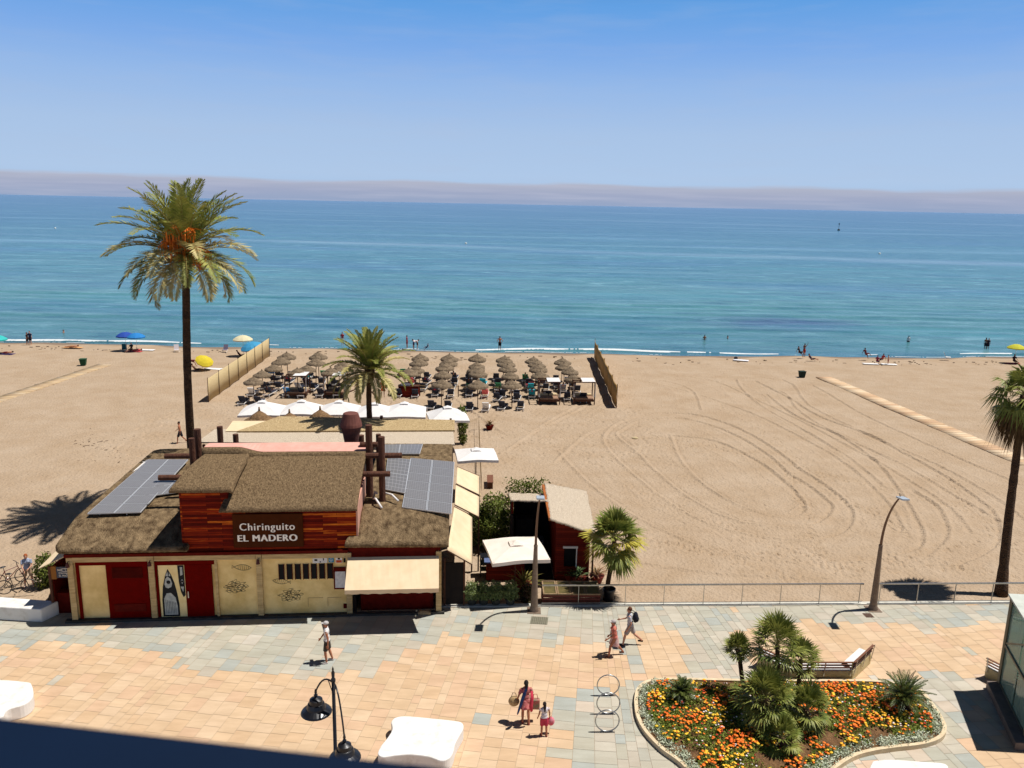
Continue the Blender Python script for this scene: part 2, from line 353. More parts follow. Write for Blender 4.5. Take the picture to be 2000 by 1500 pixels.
Z = SZ+Z*np.clip((100-Y)/6, .2, 1)*np.clip((Y-33.2)/1.2, 0, 1)-slope**1.6*(SZ-SEA+.02)
Z += .06*np.exp(-((Y-(shore(X)-9.5))/1.6)**2)
nx, ny = len(gx), len(gy)
beach = npmesh('beach', np.stack([X, Y, Z], -1).reshape(-1, 3), gridf(np.arange(nx*ny).reshape(ny, nx)), None, smooth=True)
wet = np.clip((Y-(shore(X)-1.9-.7*np.sin(X*.3)-.5*np.sin(X*.9+2)))/.9, 0, 1)
at = beach.data.attributes.new('wet', 'FLOAT', 'POINT'); at.data.foreach_set('value', wet.ravel().astype(np.float32))
m = mat('sand', tuple(a*b for a, b in zip(A(198, 175, 145, 1.42), (.95, .90, .88, 1))), tuple(a*b for a, b in zip(A(210, 190, 163, 1.42), (.95, .90, .88, 1))), .35, .95, bump=.6, bscale=6, spec=.1, detail=9)
t = m.node_tree; p = t.nodes['Principled BSDF']; src = p.inputs['Base Color'].links[0].from_socket
an = t.nodes.new('ShaderNodeAttribute'); an.attribute_name = 'wet'; mx = t.nodes.new('ShaderNodeMixRGB'); mx.inputs[2].default_value = A(150, 128, 108, 1.3)
t.links.new(an.outputs['Fac'], mx.inputs[0])
fn = t.nodes.new('ShaderNodeTexNoise'); fn.inputs['Scale'].default_value = 2.6; fn.inputs['Detail'].default_value = 12; fn.inputs['Roughness'].default_value = .72; tcn = t.nodes.new('ShaderNodeTexCoord'); t.links.new(tcn.outputs['Object'], fn.inputs[0])
f2 = t.nodes.new('ShaderNodeMapRange'); f2.inputs[1].default_value = .3; f2.inputs[2].default_value = .7; f2.inputs[3].default_value = .90; f2.inputs[4].default_value = 1.05; t.links.new(fn.outputs[0], f2.inputs[0])
ml = t.nodes.new('ShaderNodeVectorMath'); ml.operation = 'SCALE'; t.links.new(src, ml.inputs[0]); t.links.new(f2.outputs[0], ml.inputs['Scale'])
t.links.new(ml.outputs[0], mx.inputs[1]); t.links.new(mx.outputs[0], p.inputs['Base Color'])
beach.data.materials.append(m); tag(beach, 'raked pale brown sand beach with looping tyre tracks', kind='structure')
# ---- promenade: joints on a bed, each slab its own face and its own colour
def edge_y(x): return 33.86+.0525*(x+2.8)
bed = MB(); bed.add([(-900, edge_y(-60)-10, -.012), (900, 20, -.012), (900, -60, -.012), (-900, -60, -.012)], [(3, 2, 1, 0)])
MB().add([(-70, edge_y(-70), -.008), (-70, -40, -.008), (80, -40, -.008), (80, edge_y(80), -.008)], [(0, 1, 2, 3)]).build('promenade_joints', mat('joint', A(196, 168, 138), A(166, 146, 124), 3, .9))['kind'] = 'structure'
def inpoly(x, y, P):
    c = False; n = len(P)
    for i in range(n):
        a, b_ = P[i], P[(i+1) % n]
        if (a.y > y) != (b_.y > y) and x < (b_.x-a.x)*(y-a.y)/(b_.y-a.y)+a.x: c = not c
    return c
peach = [pl(q, 0) for q in (
 [(-300,1262),(60,1266),(110,1258),(190,1262),(300,1274),(350,1290),(380,1305),(470,1312),(560,1322),(610,1322),(700,1305),(760,1290),(840,1262),(870,1240),(960,1238),(1050,1258),(1120,1250),(1190,1258),(1250,1290),(1250,1325),(1170,1340),(1100,1360),(1095,1420),(1085,1500),(1080,1800),(-600,1800)],
 [(1225,1225),(1300,1230),(1345,1260),(1330,1320),(1270,1330),(1240,1290)],
 [(1440,1222),(1640,1212),(1760,1222),(1990,1230),(1990,1300),(1940,1310),(1800,1300),(1760,1330),(1560,1330),(1470,1300),(1430,1260)],
 [(1640,1330),(1720,1335),(1720,1350),(1650,1350)], [(1880,1450),(2000,1440),(2100,1520),(1900,1520)])]
vs, fs, cols = [], [], []
PE = [lin(c) for c in ((244, 212, 176), (247, 216, 181), (242, 208, 171), (248, 218, 185), (245, 209, 176))]
BL = [lin(c) for c in ((214, 212, 196), (206, 208, 194), (222, 218, 202), (196, 204, 198), (208, 207, 190), (214, 208, 192), (204, 205, 192))]
PAL = [lin(c) for c in ((230, 218, 200), (240, 216, 192), (225, 222, 210))]
def turn(x): return R(-8+15.5*float(np.clip((x-3)/4, 0, 1)))          # the paving fans out round the bend of the promenade
col_x = [-44.]; 
while col_x[-1] < 40:
    z = 3 < col_x[-1] < 7
    col_x.append(col_x[-1]+rng.choice([.6, .6, .6, .3])*(.72 if z else 1))
ty = {}; yy = 34.2+.1405*47
for a_, b2_ in zip(col_x[:-1], col_x[1:]): ty[a_] = yy; yy += (b2_-a_)*math.tan(turn(.5*(a_+b2_)))
ty[col_x[-1]] = yy
for a_, b2_ in zip(col_x[:-1], col_x[1:]):
    ta, tb = turn(a_), turn(b2_); w_ = -1.+rng.uniform(0, .8)
    while w_ < 24:
        ln = rng.choice([.5, .65, .65, .8]); g_ = .006
        q = []
        for (x0, t0, sg) in ((a_, ta, 1), (b2_, tb, -1)):
            for ww in (w_+g_, w_+ln-g_): q.append((x0+sg*g_+ww*math.sin(t0), ty[x0]-ww*math.cos(t0)))
        q = [q[1], q[3], q[2], q[0]]; cx, cy = sum(a[0] for a in q)/4, sum(a[1] for a in q)/4
        if cy < edge_y(cx)+.35 and cy > 15 and abs(cx) < 34:
            q = [(a, min(c_, edge_y(a)-.02)) for a, c_ in q]
            pe = any(inpoly(cx+rng.normal(0, .18), cy+rng.normal(0, .18), P) for P in peach)
            if rng.random() < .008: pe = not pe
            pal = PE if pe else (BL if rng.random() < (.985 if cx < 6 or cy > 29.5 else .6) else PAL)
            c = np.array(pal[rng.integers(len(pal))])*rng.uniform(.975, 1.025)/1.32*(np.array((.92, .90, .85)) if pe else np.array((.96, .91, .87)))
            o = len(vs); vs += [(a, c_, 0) for a, c_ in q]; fs.append((o, o+1, o+2, o+3)); cols.append(c)
        w_ += ln
prom = npmesh('promenade', vs, fs, None)
ca_ = prom.data.color_attributes.new('slab', 'FLOAT_COLOR', 'CORNER'); cc = np.ones((len(fs)*4, 4), np.float32); cc[:, :3] = np.repeat(np.array(cols), 4, 0); ca_.data.foreach_set('color', cc.ravel())
m = mat('slabs', (1, 1, 1, 1), (.80, .78, .75, 1), 1.5, .75, bump=.06, bscale=12, stretch=(.5, 1.6, 1), thr=(.22, .62), detail=12)
t = m.node_tree; p = t.nodes['Principled BSDF']; src = p.inputs['Base Color'].links[0].from_socket
an = t.nodes.new('ShaderNodeAttribute'); an.attribute_name = 'slab'; mx = t.nodes.new('ShaderNodeMixRGB'); mx.blend_type = 'MULTIPLY'; mx.inputs[0].default_value = 1
t.links.new(src, mx.inputs[1]); t.links.new(an.outputs['Color'], mx.inputs[2]); t.links.new(mx.outputs[0], p.inputs['Base Color'])
prom.data.materials.append(m); tag(prom, 'promenade paved in peach and blue grey slabs', kind='structure')
k_ = MB(); k_.add([(x, edge_y(x)+dy, z) for x in (-3.0, 70) for dy, z in ((0, -.3), (0, .035), (.26, .035), (.26, -.4))], [(0, 1, 5, 4), (1, 2, 6, 5), (2, 3, 7, 6), (0, 4, 7, 3), (0, 3, 2, 1), (4, 5, 6, 7)][0:6])
o = k_.build('promenade_kerb', mat('pale_concrete', A(232, 228, 214), A(205, 200, 186), 3, .85, bump=.1)); tag(o, 'pale concrete kerb between promenade and sand', kind='structure')
# paving under and beside the restaurant
# ---- boardwalks over the sand
def walkway(name, pts, wd_, label, cols_, z=.06):
    pts = [Vector((p.x, p.y, 0)) for p in pts]; v, f, c = [], [], []
    L_ = (pts[-1]-pts[0]).length; n_ = int(L_/.62); d = (pts[-1]-pts[0]).normalized(); s_ = Vector((-d.y, d.x, 0))
    for i in range(n_):
        a = pts[0]+d*(i*L_/n_+.02); b_ = pts[0]+d*((i+1)*L_/n_-.02); zz = SZ+z+rng.normal(0, .006); tilt = rng.normal(0, .012)
        o = len(v)
        for q, e_ in ((a, -1), (b_, -1), (b_, 1), (a, 1)): v.append(tuple(q+s_*e_*wd_/2+Vector((0, 0, zz+e_*tilt))))
        for q, e_ in ((a, -1), (b_, -1), (b_, 1), (a, 1)): v.append(tuple(q+s_*e_*wd_/2+Vector((0, 0, zz-.12+e_*tilt))))
        f += [tuple(x+o for x in g) for g in ((0, 1, 2, 3), (4, 7, 6, 5), (0, 4, 5, 1), (1, 5, 6, 2), (2, 6, 7, 3), (3, 7, 4, 0))]
        c += [np.array(lin(cols_[rng.integers(len(cols_))]))/1.3*rng.uniform(.94, 1.05)]*6
    o = npmesh(name, v, f, None); a_ = o.data.color_attributes.new('slab', 'FLOAT_COLOR', 'CORNER'); cc = np.ones((len(f)*4, 4), np.float32); cc[:, :3] = np.repeat(np.array(c), 4, 0); a_.data.foreach_set('color', cc.ravel())
    o.data.materials.append(MATS['slabs']); tag(o, label, kind='structure'); return o
a, b_ = (G(1625, 738, SZ)), (G(2010, 905, SZ)); a2, b2 = G(1585, 738, SZ), G(1985, 916, SZ)
walkway('boardwalk', [(G(1608, 737, SZ)), b_+(b_-a)*.9+Vector((.3, 0, 0))], 1.75, 'straight slatted walkway of warm pale boards leading to the shore', ((243, 210, 170), (235, 198, 155), (250, 222, 184), (226, 186, 146)))
walkway('sandy_path', [G(-60, 800, SZ), G(205, 712, SZ)], 1.5, 'half buried walkway crossing the sand on the left', ((226, 196, 152), (214, 184, 145), (220, 195, 160)), z=.035)
# debris and seaweed line
dm = MB()
for k in range(60):
    g = G(rng.normal(190, 30), rng.normal(875, 14), SZ); q = rng.uniform(0, 3); l = rng.uniform(.05, .35)
    dm.tube([(g.x, g.y, SZ+.03), (g.x+l*math.cos(q), g.y+l*math.sin(q), SZ+.05)], .018, 4)
for k in range(240):
    x = rng.uniform(-70, 70); y = float(shore(np.array(x)))-rng.uniform(4, 8)
    q = rng.uniform(0, 3); l = rng.uniform(.1, .5); zz = SZ-.05
    dm.tube([(x, y, zz), (x+l*math.cos(q), y+.3*l*math.sin(q), zz)], .05, 4)
tag(dm.build('beach_debris', mat('debris', A(80, 62, 45), A(110, 88, 62), 3)), 'scattered twigs and seaweed lying on the sand', 'debris', kind='stuff')
# ================================================================ MATERIALS OF THINGS
M_THATCH = mat('thatch', A(104, 84, 62, 1.4), A(162, 136, 102, 1.35), 14, .95, bump=.4, bscale=26, stretch=(1, .5, 1), spec=.05, detail=9)
M_THATCH2 = mat('thatch_weathered', A(80, 62, 44, 1.4), A(174, 148, 112, 1.35), 4, .95, bump=.5, bscale=22, stretch=(1, .6, 1), spec=.05, detail=10, thr=(.3, .7))
M_CREAM = mat('cream_plaster', A(226, 192, 120, 1.05), A(252, 222, 154, 1.0), 1.1, .85, bump=.04, bscale=30)
M_PALEWOOD = mat('pale_timber', A(220, 192, 138, 1.1), A(180, 150, 100, 1.1), 3, .8, bump=.15, bscale=18, stretch=(.4, .4, 3))
M_RED = mat('oxblood_paint', A(140, 8, 0, 1.8), A(122, 6, 0, 1.8), 4, .7, spec=.04)
M_MAROON = mat('maroon_trim', A(92, 18, 10, 1.3), A(112, 26, 16, 1.3), 5, .7, spec=.06)
M_DARKWOOD = mat('dark_timber', A(78, 46, 30, 1.3), A(104, 64, 42, 1.3), 6, .8, bump=.2, bscale=25, stretch=(1, 1, .3))
M_LOG = mat('log_wood', A(112, 72, 52, 1.3), A(84, 52, 38, 1.3), 6, .85, bump=.25, bscale=22, stretch=(1, 1, .25))
M_BLACK = mat('black_metal', A(26, 26, 30, 1.2), rough=.35, spec=.5)
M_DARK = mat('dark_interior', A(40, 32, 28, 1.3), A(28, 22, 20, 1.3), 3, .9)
M_WHITE = mat('white_paint', A(250, 246, 240, 1.28), A(238, 234, 228, 1.28), 2, .6)
M_CANVAS = mat('white_canvas', A(252, 248, 244, 1.22), A(240, 236, 232, 1.22), 3, .8, bump=.05, bscale=60, trans=.12)
M_CREAMCANVAS = mat('cream_canvas', A(252, 228, 188, 1.22), A(244, 216, 174, 1.22), 2, .85, bump=.04, bscale=50, trans=.10)
M_STEEL = mat('brushed_steel', A(190, 190, 188, 1.1), A(160, 160, 158, 1.1), 8, .32, metal=.9, spec=.5)
M_PINK = mat('pink_membrane', A(246, 186, 168, 1.28), A(232, 170, 152, 1.28), 2.2, .8, detail=8)
M_REED = mat('bleached_reed', A(252, 236, 212, 1.15), A(186, 162, 132, 1.2), 22, .9, bump=.25, bscale=40, stretch=(4, .5, 1), detail=9)
M_REED2 = mat('straw_reed', A(224, 198, 150, 1.3), A(176, 146, 100, 1.3), 12, .9, bump=.3, bscale=30, detail=9, thr=(.38, .62))
M_CONC = mat('concrete', A(214, 196, 156, 1.3), A(190, 168, 124, 1.3), 2, .85, bump=.1, bscale=25)
M_GLASSD = mat('dark_glass', A(20, 20, 24), rough=.5, spec=.12)
M_SIGN = mat('sign_brown', A(84, 42, 18, 1.2), A(74, 36, 15, 1.2), 3, .7, spec=.04)
# ---- planks with their own tones: a horizontal board pattern, one tone per board
def plankmat(name, tones, dz=.095, lx=1.6, vertical=False):
    m = bpy.data.materials.new(name); m.use_nodes = True; t = m.node_tree; n = t.nodes; k = t.links; p = n['Principled BSDF']
    tcn = n.new('ShaderNodeTexCoord'); s = n.new('ShaderNodeSeparateXYZ'); k.new(tcn.outputs['Object'], s.inputs[0])
    c = n.new('ShaderNodeCombineXYZ'); ad = n.new('ShaderNodeMath'); k.new(s.outputs['X'], ad.inputs[0]); k.new(s.outputs['Y'], ad.inputs[1])
    k.new(ad.outputs[0], c.inputs[1 if vertical else 0]); k.new(s.outputs['Z'], c.inputs[0 if vertical else 1])
    b_ = n.new('ShaderNodeTexBrick'); b_.inputs['Scale'].default_value = 1; b_.inputs['Brick Width'].default_value = lx; b_.inputs['Row Height'].default_value = dz
    b_.inputs['Mortar Size'].default_value = .006; b_.inputs['Color1'].default_value = (0, 0, 0, 1); b_.inputs['Color2'].default_value = (1, 1, 1, 1); b_.inputs['Mortar'].default_value = (0, 0, 0, 1)
    b_.offset = .37; k.new(c.outputs[0], b_.inputs[0])
    rp = n.new('ShaderNodeValToRGB'); cr = rp.color_ramp
    cr.elements[0].color = tones[0]; cr.elements[1].color = tones[-1]
    for i, q in enumerate(tones[1:-1]): e_ = cr.elements.new((i+1)/(len(tones)-1)); e_.color = q
    nn = n.new('ShaderNodeTexNoise'); nn.inputs['Scale'].default_value = 3; nn.inputs['Detail'].default_value = 6
    mpn = n.new('ShaderNodeMapping'); mpn.inputs['Scale'].default_value = (.7, .7, 6); k.new(tcn.outputs['Object'], mpn.inputs[0]); k.new(mpn.outputs[0], nn.inputs[0])
    mx = n.new('ShaderNodeMath'); mx.operation = 'MULTIPLY_ADD'; k.new(nn.outputs[0], mx.inputs[0]); mx.inputs[1].default_value = .55
    mm = n.new('ShaderNodeMath'); mm.operation = 'MULTIPLY_ADD'; k.new(b_.outputs['Color'], mm.inputs[0]); mm.inputs[1].default_value = .75; mm.inputs[2].default_value = -.18
    k.new(mm.outputs[0], mx.inputs[2]); k.new(mx.outputs[0], rp.inputs[0])
    dk = n.new('ShaderNodeMixRGB'); k.new(b_.outputs['Fac'], dk.inputs[0]); k.new(rp.outputs[0], dk.inputs[1]); dk.inputs[2].default_value = tuple(x*.25 for x in tones[0][:3])+(1,)
    k.new(dk.outputs[0], p.inputs['Base Color']); p.inputs['Roughness'].default_value = .6; p.inputs['Specular IOR Level'].default_value = .08; return m
M_PLANK = plankmat('varnished_planks', [A(78, 8, 2), A(118, 20, 6), A(168, 52, 14), A(240, 136, 40, 1)])
M_SHEDPLANK = plankmat('red_brown_planks', [A(92, 22, 14, 1.2), A(118, 34, 20, 1.2), A(140, 48, 28, 1.2)], .12, 3)
# ================================================================ THE BEACH RESTAURANT
rest = thing('beach_restaurant', 'low cream and plank beach restaurant with thatched roofs beside the promenade', 'restaurant', _o, TH)
def B(mb, name, m, **kw): return mb.build(name, m, rest, **kw)
# walls
wl = MB(); wl.box(0, 11.62, .06, .30, 0, 3.12); wl.box(0, .2, .30, 13, 0, 3.3); wl.box(.2, 12, 12.8, 13, 0, 3.3)
B(wl, 'wall', M_CREAM)
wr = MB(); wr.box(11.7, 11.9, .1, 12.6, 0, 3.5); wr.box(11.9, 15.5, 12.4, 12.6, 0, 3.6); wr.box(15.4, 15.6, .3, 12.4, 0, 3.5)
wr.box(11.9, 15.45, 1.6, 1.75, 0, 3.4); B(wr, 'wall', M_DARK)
fas = MB(); fas.box(11.64, 15.62, -.02, .1, 2.72, 3.42); B(fas, 'fascia', M_MAROON)
ct = MB(); ct.box(12.1, 15.3, .35, .6, 0, 1.05); ct.box(12.1, 15.3, .25, .7, 1.05, 1.1); B(ct, 'counter', M_MAROON)
# the base strip in front
B(MB().box(-.3, 15.8, -.18, .05, 0, .1), 'plinth', mat('dark_plinth', A(84, 80, 74), A(60, 56, 50), 3, .9))
# posts and beams of pale wood
for u in (.09, 3.38, 7.86, 11.66, 15.55):
    p_ = MB().box(u-.12, u+.12, -.1, .02, .1, 2.95); B(p_, 'post', M_PALEWOOD, bevel=.015)
B(MB().box(-.05, 3.25, -.08, .05, 2.72, 2.95).box(3.52, 7.73, -.08, .05, 2.72, 2.95).box(8.0, 11.54, -.08, .05, 2.72, 2.95), 'beam', M_PALEWOOD, bevel=.01)
B(MB().box(-.1, 11.64, -.13, .055, 2.96, 3.1), 'beam', M_MAROON)
# entrances
d = MB().box(.28, 3.22, -.02, .045, 2.55, 2.70).box(.28, .4, -.02, .045, .1, 2.55); B(d, 'door_frame', M_RED)
B(MB().box(1.5, 3.2, -.015, .05, .1, 2.55), 'door', M_RED)
g_ = MB()
for k in range(14): g_.box(1.75, 3.0, -.045, -.018, 1.95+k*.035, 1.97+k*.035)
B(g_, 'grille', M_MAROON)['kind'] = 'stuff'; B(MB().box(1.72, 3.03, -.04, -.018, .4, .75), 'kick_plate', M_MAROON)
B(MB().box(3.6, 6.0, -.02, .045, 2.5, 2.68).box(3.5, 3.6, -.02, .045, .1, 2.68), 'door_frame', M_RED)
dd = B(MB().box(4.74, 5.86, -.03, .05, .1, 2.5), 'door', M_RED); MB().box(4.82, 4.86, -.09, -.035, 1.0, 1.3).build('handle', M_STEEL, dd)
B(MB().box(6.0, 6.1, -.06, .05, .1, 2.7), 'door_frame', M_PALEWOOD)
B(MB().box(3.64, 4.72, -.005, .052, .1, 2.49), 'painted_panel', mat('panel_cream', A(252, 230, 168, 1.0), A(242, 214, 146, 1.0), 2))
def poly(pts, y0, y1):                                          # a flat shape on the facade
    m_ = MB(); n_ = len(pts); m_.v = [(x, y0, z) for x, z in pts]+[(x, y1, z) for x, z in pts]
    m_.f = [tuple(range(n_)), tuple(range(n_, 2*n_))[::-1]]+[(i, n_+i, n_+(i+1) % n_, (i+1) % n_) for i in range(n_)]; return m_
def merge(a, b_): a.add(b_.v, b_.f); return a
fb = poly([(3.72, .12), (3.72, .9), (3.78, 1.5), (3.9, 2.0), (4.03, 2.32), (4.16, 2.05), (4.28, 1.65), (4.36, 1.2), (4.42, .7), (4.42, .12)], -.012, -.006)
merge(fb, poly([(4.44, 2.48), (4.70, 2.48), (4.70, 1.1), (4.62, 1.0), (4.52, 1.25), (4.46, 1.7)], -.012, -.006))
pa = B(fb, 'fish_painting', mat('ink', A(22, 24, 30), rough=.7))
ins = MB()
for q in (((3.86, 1.62), (3.9, 1.85), (4.0, 1.98), (4.12, 1.88), (4.18, 1.66), (4.14, 1.5), (4.0, 1.43), (3.9, 1.48)), ((3.92, 2.0), (4.02, 2.22), (4.03, 2.0)),
          ((3.8, .2), (3.8, .95), (3.92, 1.2), (4.1, 1.22), (4.28, 1.0), (4.34, .6), (4.34, .2)), ((4.06, 2.0), (4.08, 2.18), (4.14, 2.0)),
          ((4.54, 2.4), (4.64, 2.4), (4.64, 2.05), (4.54, 2.0)), ((4.54, 1.75), (4.6, 1.85), (4.66, 1.75), (4.6, 1.62)), ((4.52, 1.5), (4.66, 1.5), (4.62, 1.25))):
    merge(ins, poly(list(q), -.016, -.0125))
ins.build('fish_highlight', mat('fish_silver', A(214, 216, 206, 1.2), A(170, 176, 172, 1.2), 6), pa)
ey = MB()
for (cx, cz, r_) in ((4.03, 1.72, .085), (4.6, 1.74, .05)): merge(ey, poly([(cx+r_*math.cos(a), cz+r_*math.sin(a)) for a in np.linspace(0, 6.0, 12)], -.02, -.0165))
for k in range(7): ey.box(3.86+k*.065, 3.875+k*.065, -.02, -.0165, .25, .9-.02*k)
ey.build('fish_marks', MATS['ink'], pa)['kind'] = 'stuff'
# line drawings of fish
def fish(mb, cx, cz, l, h_, ang_=0, ribs=6, w_=.008, flip=1):
    ca2, sa2 = math.cos(ang_), math.sin(ang_)
    def P_(x, z): x *= flip; return (cx+x*ca2-z*sa2, -.0, cz+x*sa2+z*ca2)
    for s_ in (1, -1): mb.tube([P_(-l/2+l*t, s_*h_/2*math.sin(math.pi*t)**.8) for t in np.linspace(0, 1, 9)], w_, 4)
    for i in range(ribs):
        t = .25+.6*i/max(1, ribs-1); hh = h_/2*math.sin(math.pi*t)**.8*.9; mb.tube([P_(-l/2+l*t, -hh), P_(-l/2+l*t-.03, hh)], w_*.7, 4)
    mb.tube([P_(-l/2, 0), P_(-l/2-.13*l, h_*.28), P_(-l/2-.13*l, -h_*.28), P_(-l/2, 0)], w_, 4)
M_LINE = mat('drawing_line', A(84, 72, 48, 1.2), rough=.8)
fh = MB(); fish(fh, 7.15, 2.3, .72, .26, -.08); fh.v = [(x, y+.052, z) for x, y, z in fh.v]; B(fh, 'fish_drawing', M_LINE)
fh = MB(); fish(fh, 8.72, 1.62, .68, .24, -.12, flip=-1); fh.v = [(x, y+.052, z) for x, y, z in fh.v]; B(fh, 'fish_drawing', M_LINE)
for cx, cz in ((6.8, 1.4), (9.12, .95)):
    fh = MB()
    for k in range(22):
        a = k*2.4; r_ = .46*math.sqrt(k/22); fish(fh, cx+r_*math.cos(a), cz+r_*.62*math.sin(a), .22, .1, rng.normal(0, .5), 1, .006, flip=rng.choice([-1, 1]))
    fh.v = [(x, y+.052, z) for x, y, z in fh.v]; B(fh, 'fish_drawing', M_LINE)
# slot windows
for k in range(7):
    u = 8.78+k*.345; q = B(MB().box(u-.105, u+.105, .02, .052, 1.72, 2.41), 'window', M_GLASSD)
    MB().box(u-.125, u-.105, .0, .056, 1.70, 2.43).box(u+.105, u+.125, .0, .056, 1.70, 2.43).build('frame', M_MAROON, q)
# notices
mbd = B(MB().box(11.0, 11.56, -.02, .05, 1.22, 2.24), 'menu_board', M_MAROON, bevel=.01)
MB().box(11.06, 11.5, -.03, -.022, 1.3, 2.06).build('menu_sheet', mat('paper', A(236, 236, 240, 1.2), A(206, 208, 214, 1.2), 9), mbd)
nb = B(MB().box(10.12, 10.74, .01, .052, 2.46, 2.72), 'notice', M_WHITE)
MB().box(10.2, 10.32, .002, .008, 2.56, 2.64).box(10.42, 10.47, .002, .008, 2.49, 2.54).box(10.56, 10.6, .002, .008, 2.58, 2.68).build('print', M_GLASSD, nb)['kind'] = 'stuff'
nb = B(MB().box(10.8, 11.02, .01, .052, 2.48, 2.7), 'notice', mat('blue_sign', A(40, 150, 190)))
MB().tube([(10.91+.07*math.cos(a), .006, 2.59+.07*math.sin(a)) for a in np.linspace(0, 6.28, 12)], .009, 4).box(10.87, 10.95, .002, .008, 2.57, 2.6).build('print', M_WHITE, nb)
nb = B(MB().box(11.1, 11.38, .01, .052, 2.44, 2.74), 'notice', mat('white_sign', A(250, 244, 236, 1.1)))
MB().box(11.12, 11.36, .002, .008, 2.46, 2.58).build('print', mat('orange_print', A(224, 96, 50)), nb)
MB().box(11.19, 11.29, .002, .008, 2.61, 2.70).build('print', M_GLASSD, nb)
B(MB().box(11.44, 11.6, -.01, .05, 2.47, 2.64), 'meter_box', M_DARK); B(MB().box(11.38, 11.56, .0, .052, .3, .5), 'vent', M_MAROON)
B(MB().box(9.85, 10.5, .045, .055, .8, .815).box(9.85, 9.865, .045, .055, .4, .8).box(10.7, 11.3, .045, .055, .8, .815).box(10.7, 10.715, .045, .055, .4, .8), 'hatch', M_PALEWOOD)
for u in (.06, 3.38, 7.86):                                     # wall lamps at the posts
    q = B(MB().tube([(u, -.1, 2.78), (u, -.22, 2.78)], .015, 6), 'wall_lamp', M_BLACK); MB().lathe([(.02, .14), (.05, .1), (.085, -.06), (.0, -.06)], 10, Matrix.Translation((u, -.22, 2.64))).build('lamp_shade', mat('dark_copper', A(90, 36, 30), rough=.4), q)
# timber tower
tw = MB(); tw.box(4.72, 12.02, .0, .25, 3.1, 5.05); tw.box(4.72, 6.7, .0, .25, 5.05, 5.95); tw.box(4.72, 4.9, .25, 3.7, 3.1, 6.0); tw.box(11.85, 12.02, .25, 3.7, 3.1, 5.2)
tw.add([(12.02, .0, 5.05), (12.02, 3.7, 5.2), (12.02, 3.7, 6.5), (12.02, 2.9, 6.45), (12.02, .0, 5.2), (11.85, .0, 5.05), (11.85, 3.7, 5.2), (11.85, 3.7, 6.5), (11.85, 2.9, 6.45), (11.85, .0, 5.2)], [(0, 1, 2, 3, 4), (9, 8, 7, 6, 5)])
B(tw, 'timber_wall', M_PLANK)
B(MB().box(4.8, 12.0, 3.7, 3.85, 3.5, 6.45), 'rear_parapet', mat('pink_plaster', A(230, 176, 152, 1.3), A(214, 160, 138, 1.3), 3))
B(MB().box(12.022, 12.09, -.02, 3.8, 3.3, 5.1), 'side_trim', mat('pink_plaster', (1, 1, 1, 1)))
sg = B(MB().box(6.86, 9.78, -.09, -.01, 3.28, 4.78), 'sign_board', M_SIGN, bevel=.01)
M_LET = mat('letter_white', A(252, 246, 234, 1.0), rough=.6)
def text(s_, size, x, z, width, off, parent, y=-.1, m=None, name='lettering'):
    cu = bpy.data.curves.new('t', 'FONT'); cu.body = s_; cu.size = size; cu.extrude = .006; cu.offset = 0; cu.align_x = 'CENTER'; cu.space_character = 1.14
    ob = bpy.data.objects.new('t', cu); C.objects.link(ob); dg = bpy.context.evaluated_depsgraph_get()
    me = bpy.data.meshes.new_from_object(ob.evaluated_get(dg)); bpy.data.objects.remove(ob)
    me.materials.clear(); me.materials.append(m or M_LET); o_ = bpy.data.objects.new(name, me); C.objects.link(o_); o_.parent = parent
    if off > .003:                                              # heavier strokes: the same letters again, a hair to each side and a hair deeper
        import bmesh
        bmm = bmesh.new(); bmm.from_mesh(me)
        for q_, dz_ in ((off*3, -.003), (-off*3, -.006)):
            t2_ = me.copy(); t2_.transform(Matrix.Translation((q_, off*.0, dz_))); bmm.from_mesh(t2_)
        bmm.to_mesh(me); bmm.free()
    xs2 = [v.co.x for v in me.vertices]; sc = width/(max(xs2)-min(xs2))
    o_.matrix_local = Matrix.Translation((x, y, z)) @ Matrix.Rotation(R(90), 4, 'X') @ Matrix.Diagonal((sc, 1, 1, 1)); return o_
text('Chiringuito', .46, 8.29, 4.06, 2.3, .0035, sg); text('EL MADERO', .42, 8.28, 3.56, 2.5, .007, sg)
# awning over the serving counter
aw = MB(); n_ = 24
for i in range(n_+1):
    u = 11.66+(15.56-11.66)*i/n_; s_ = .018*math.sin(i*1.9)
    aw.v += [(u, -.3, 2.84), (u, -1.0, 2.42+.4*s_), (u, -1.70, 2.0), (u, -1.71, 1.82+s_), (u, -1.68, 1.82+s_), (u, -1.67, 1.97), (u, -1.0, 2.39+.4*s_), (u, -.3, 2.81)]
aw.f = [(i*8+k, i*8+(k+1) % 8, (i+1)*8+(k+1) % 8, (i+1)*8+k) for i in range(n_) for k in range(8)]+[tuple(range(8))[::-1], tuple(n_*8+k for k in range(8))]
awo = B(aw, 'awning', M_CREAMCANVAS); MB().tube([(11.7, -.1, 2.7), (11.7, -1.66, 1.93)], .02, 6).build('arm', M_STEEL, awo); MB().tube([(15.5, -.1, 2.7), (15.5, -1.66, 1.93)], .02, 6).build('arm', M_STEEL, awo)
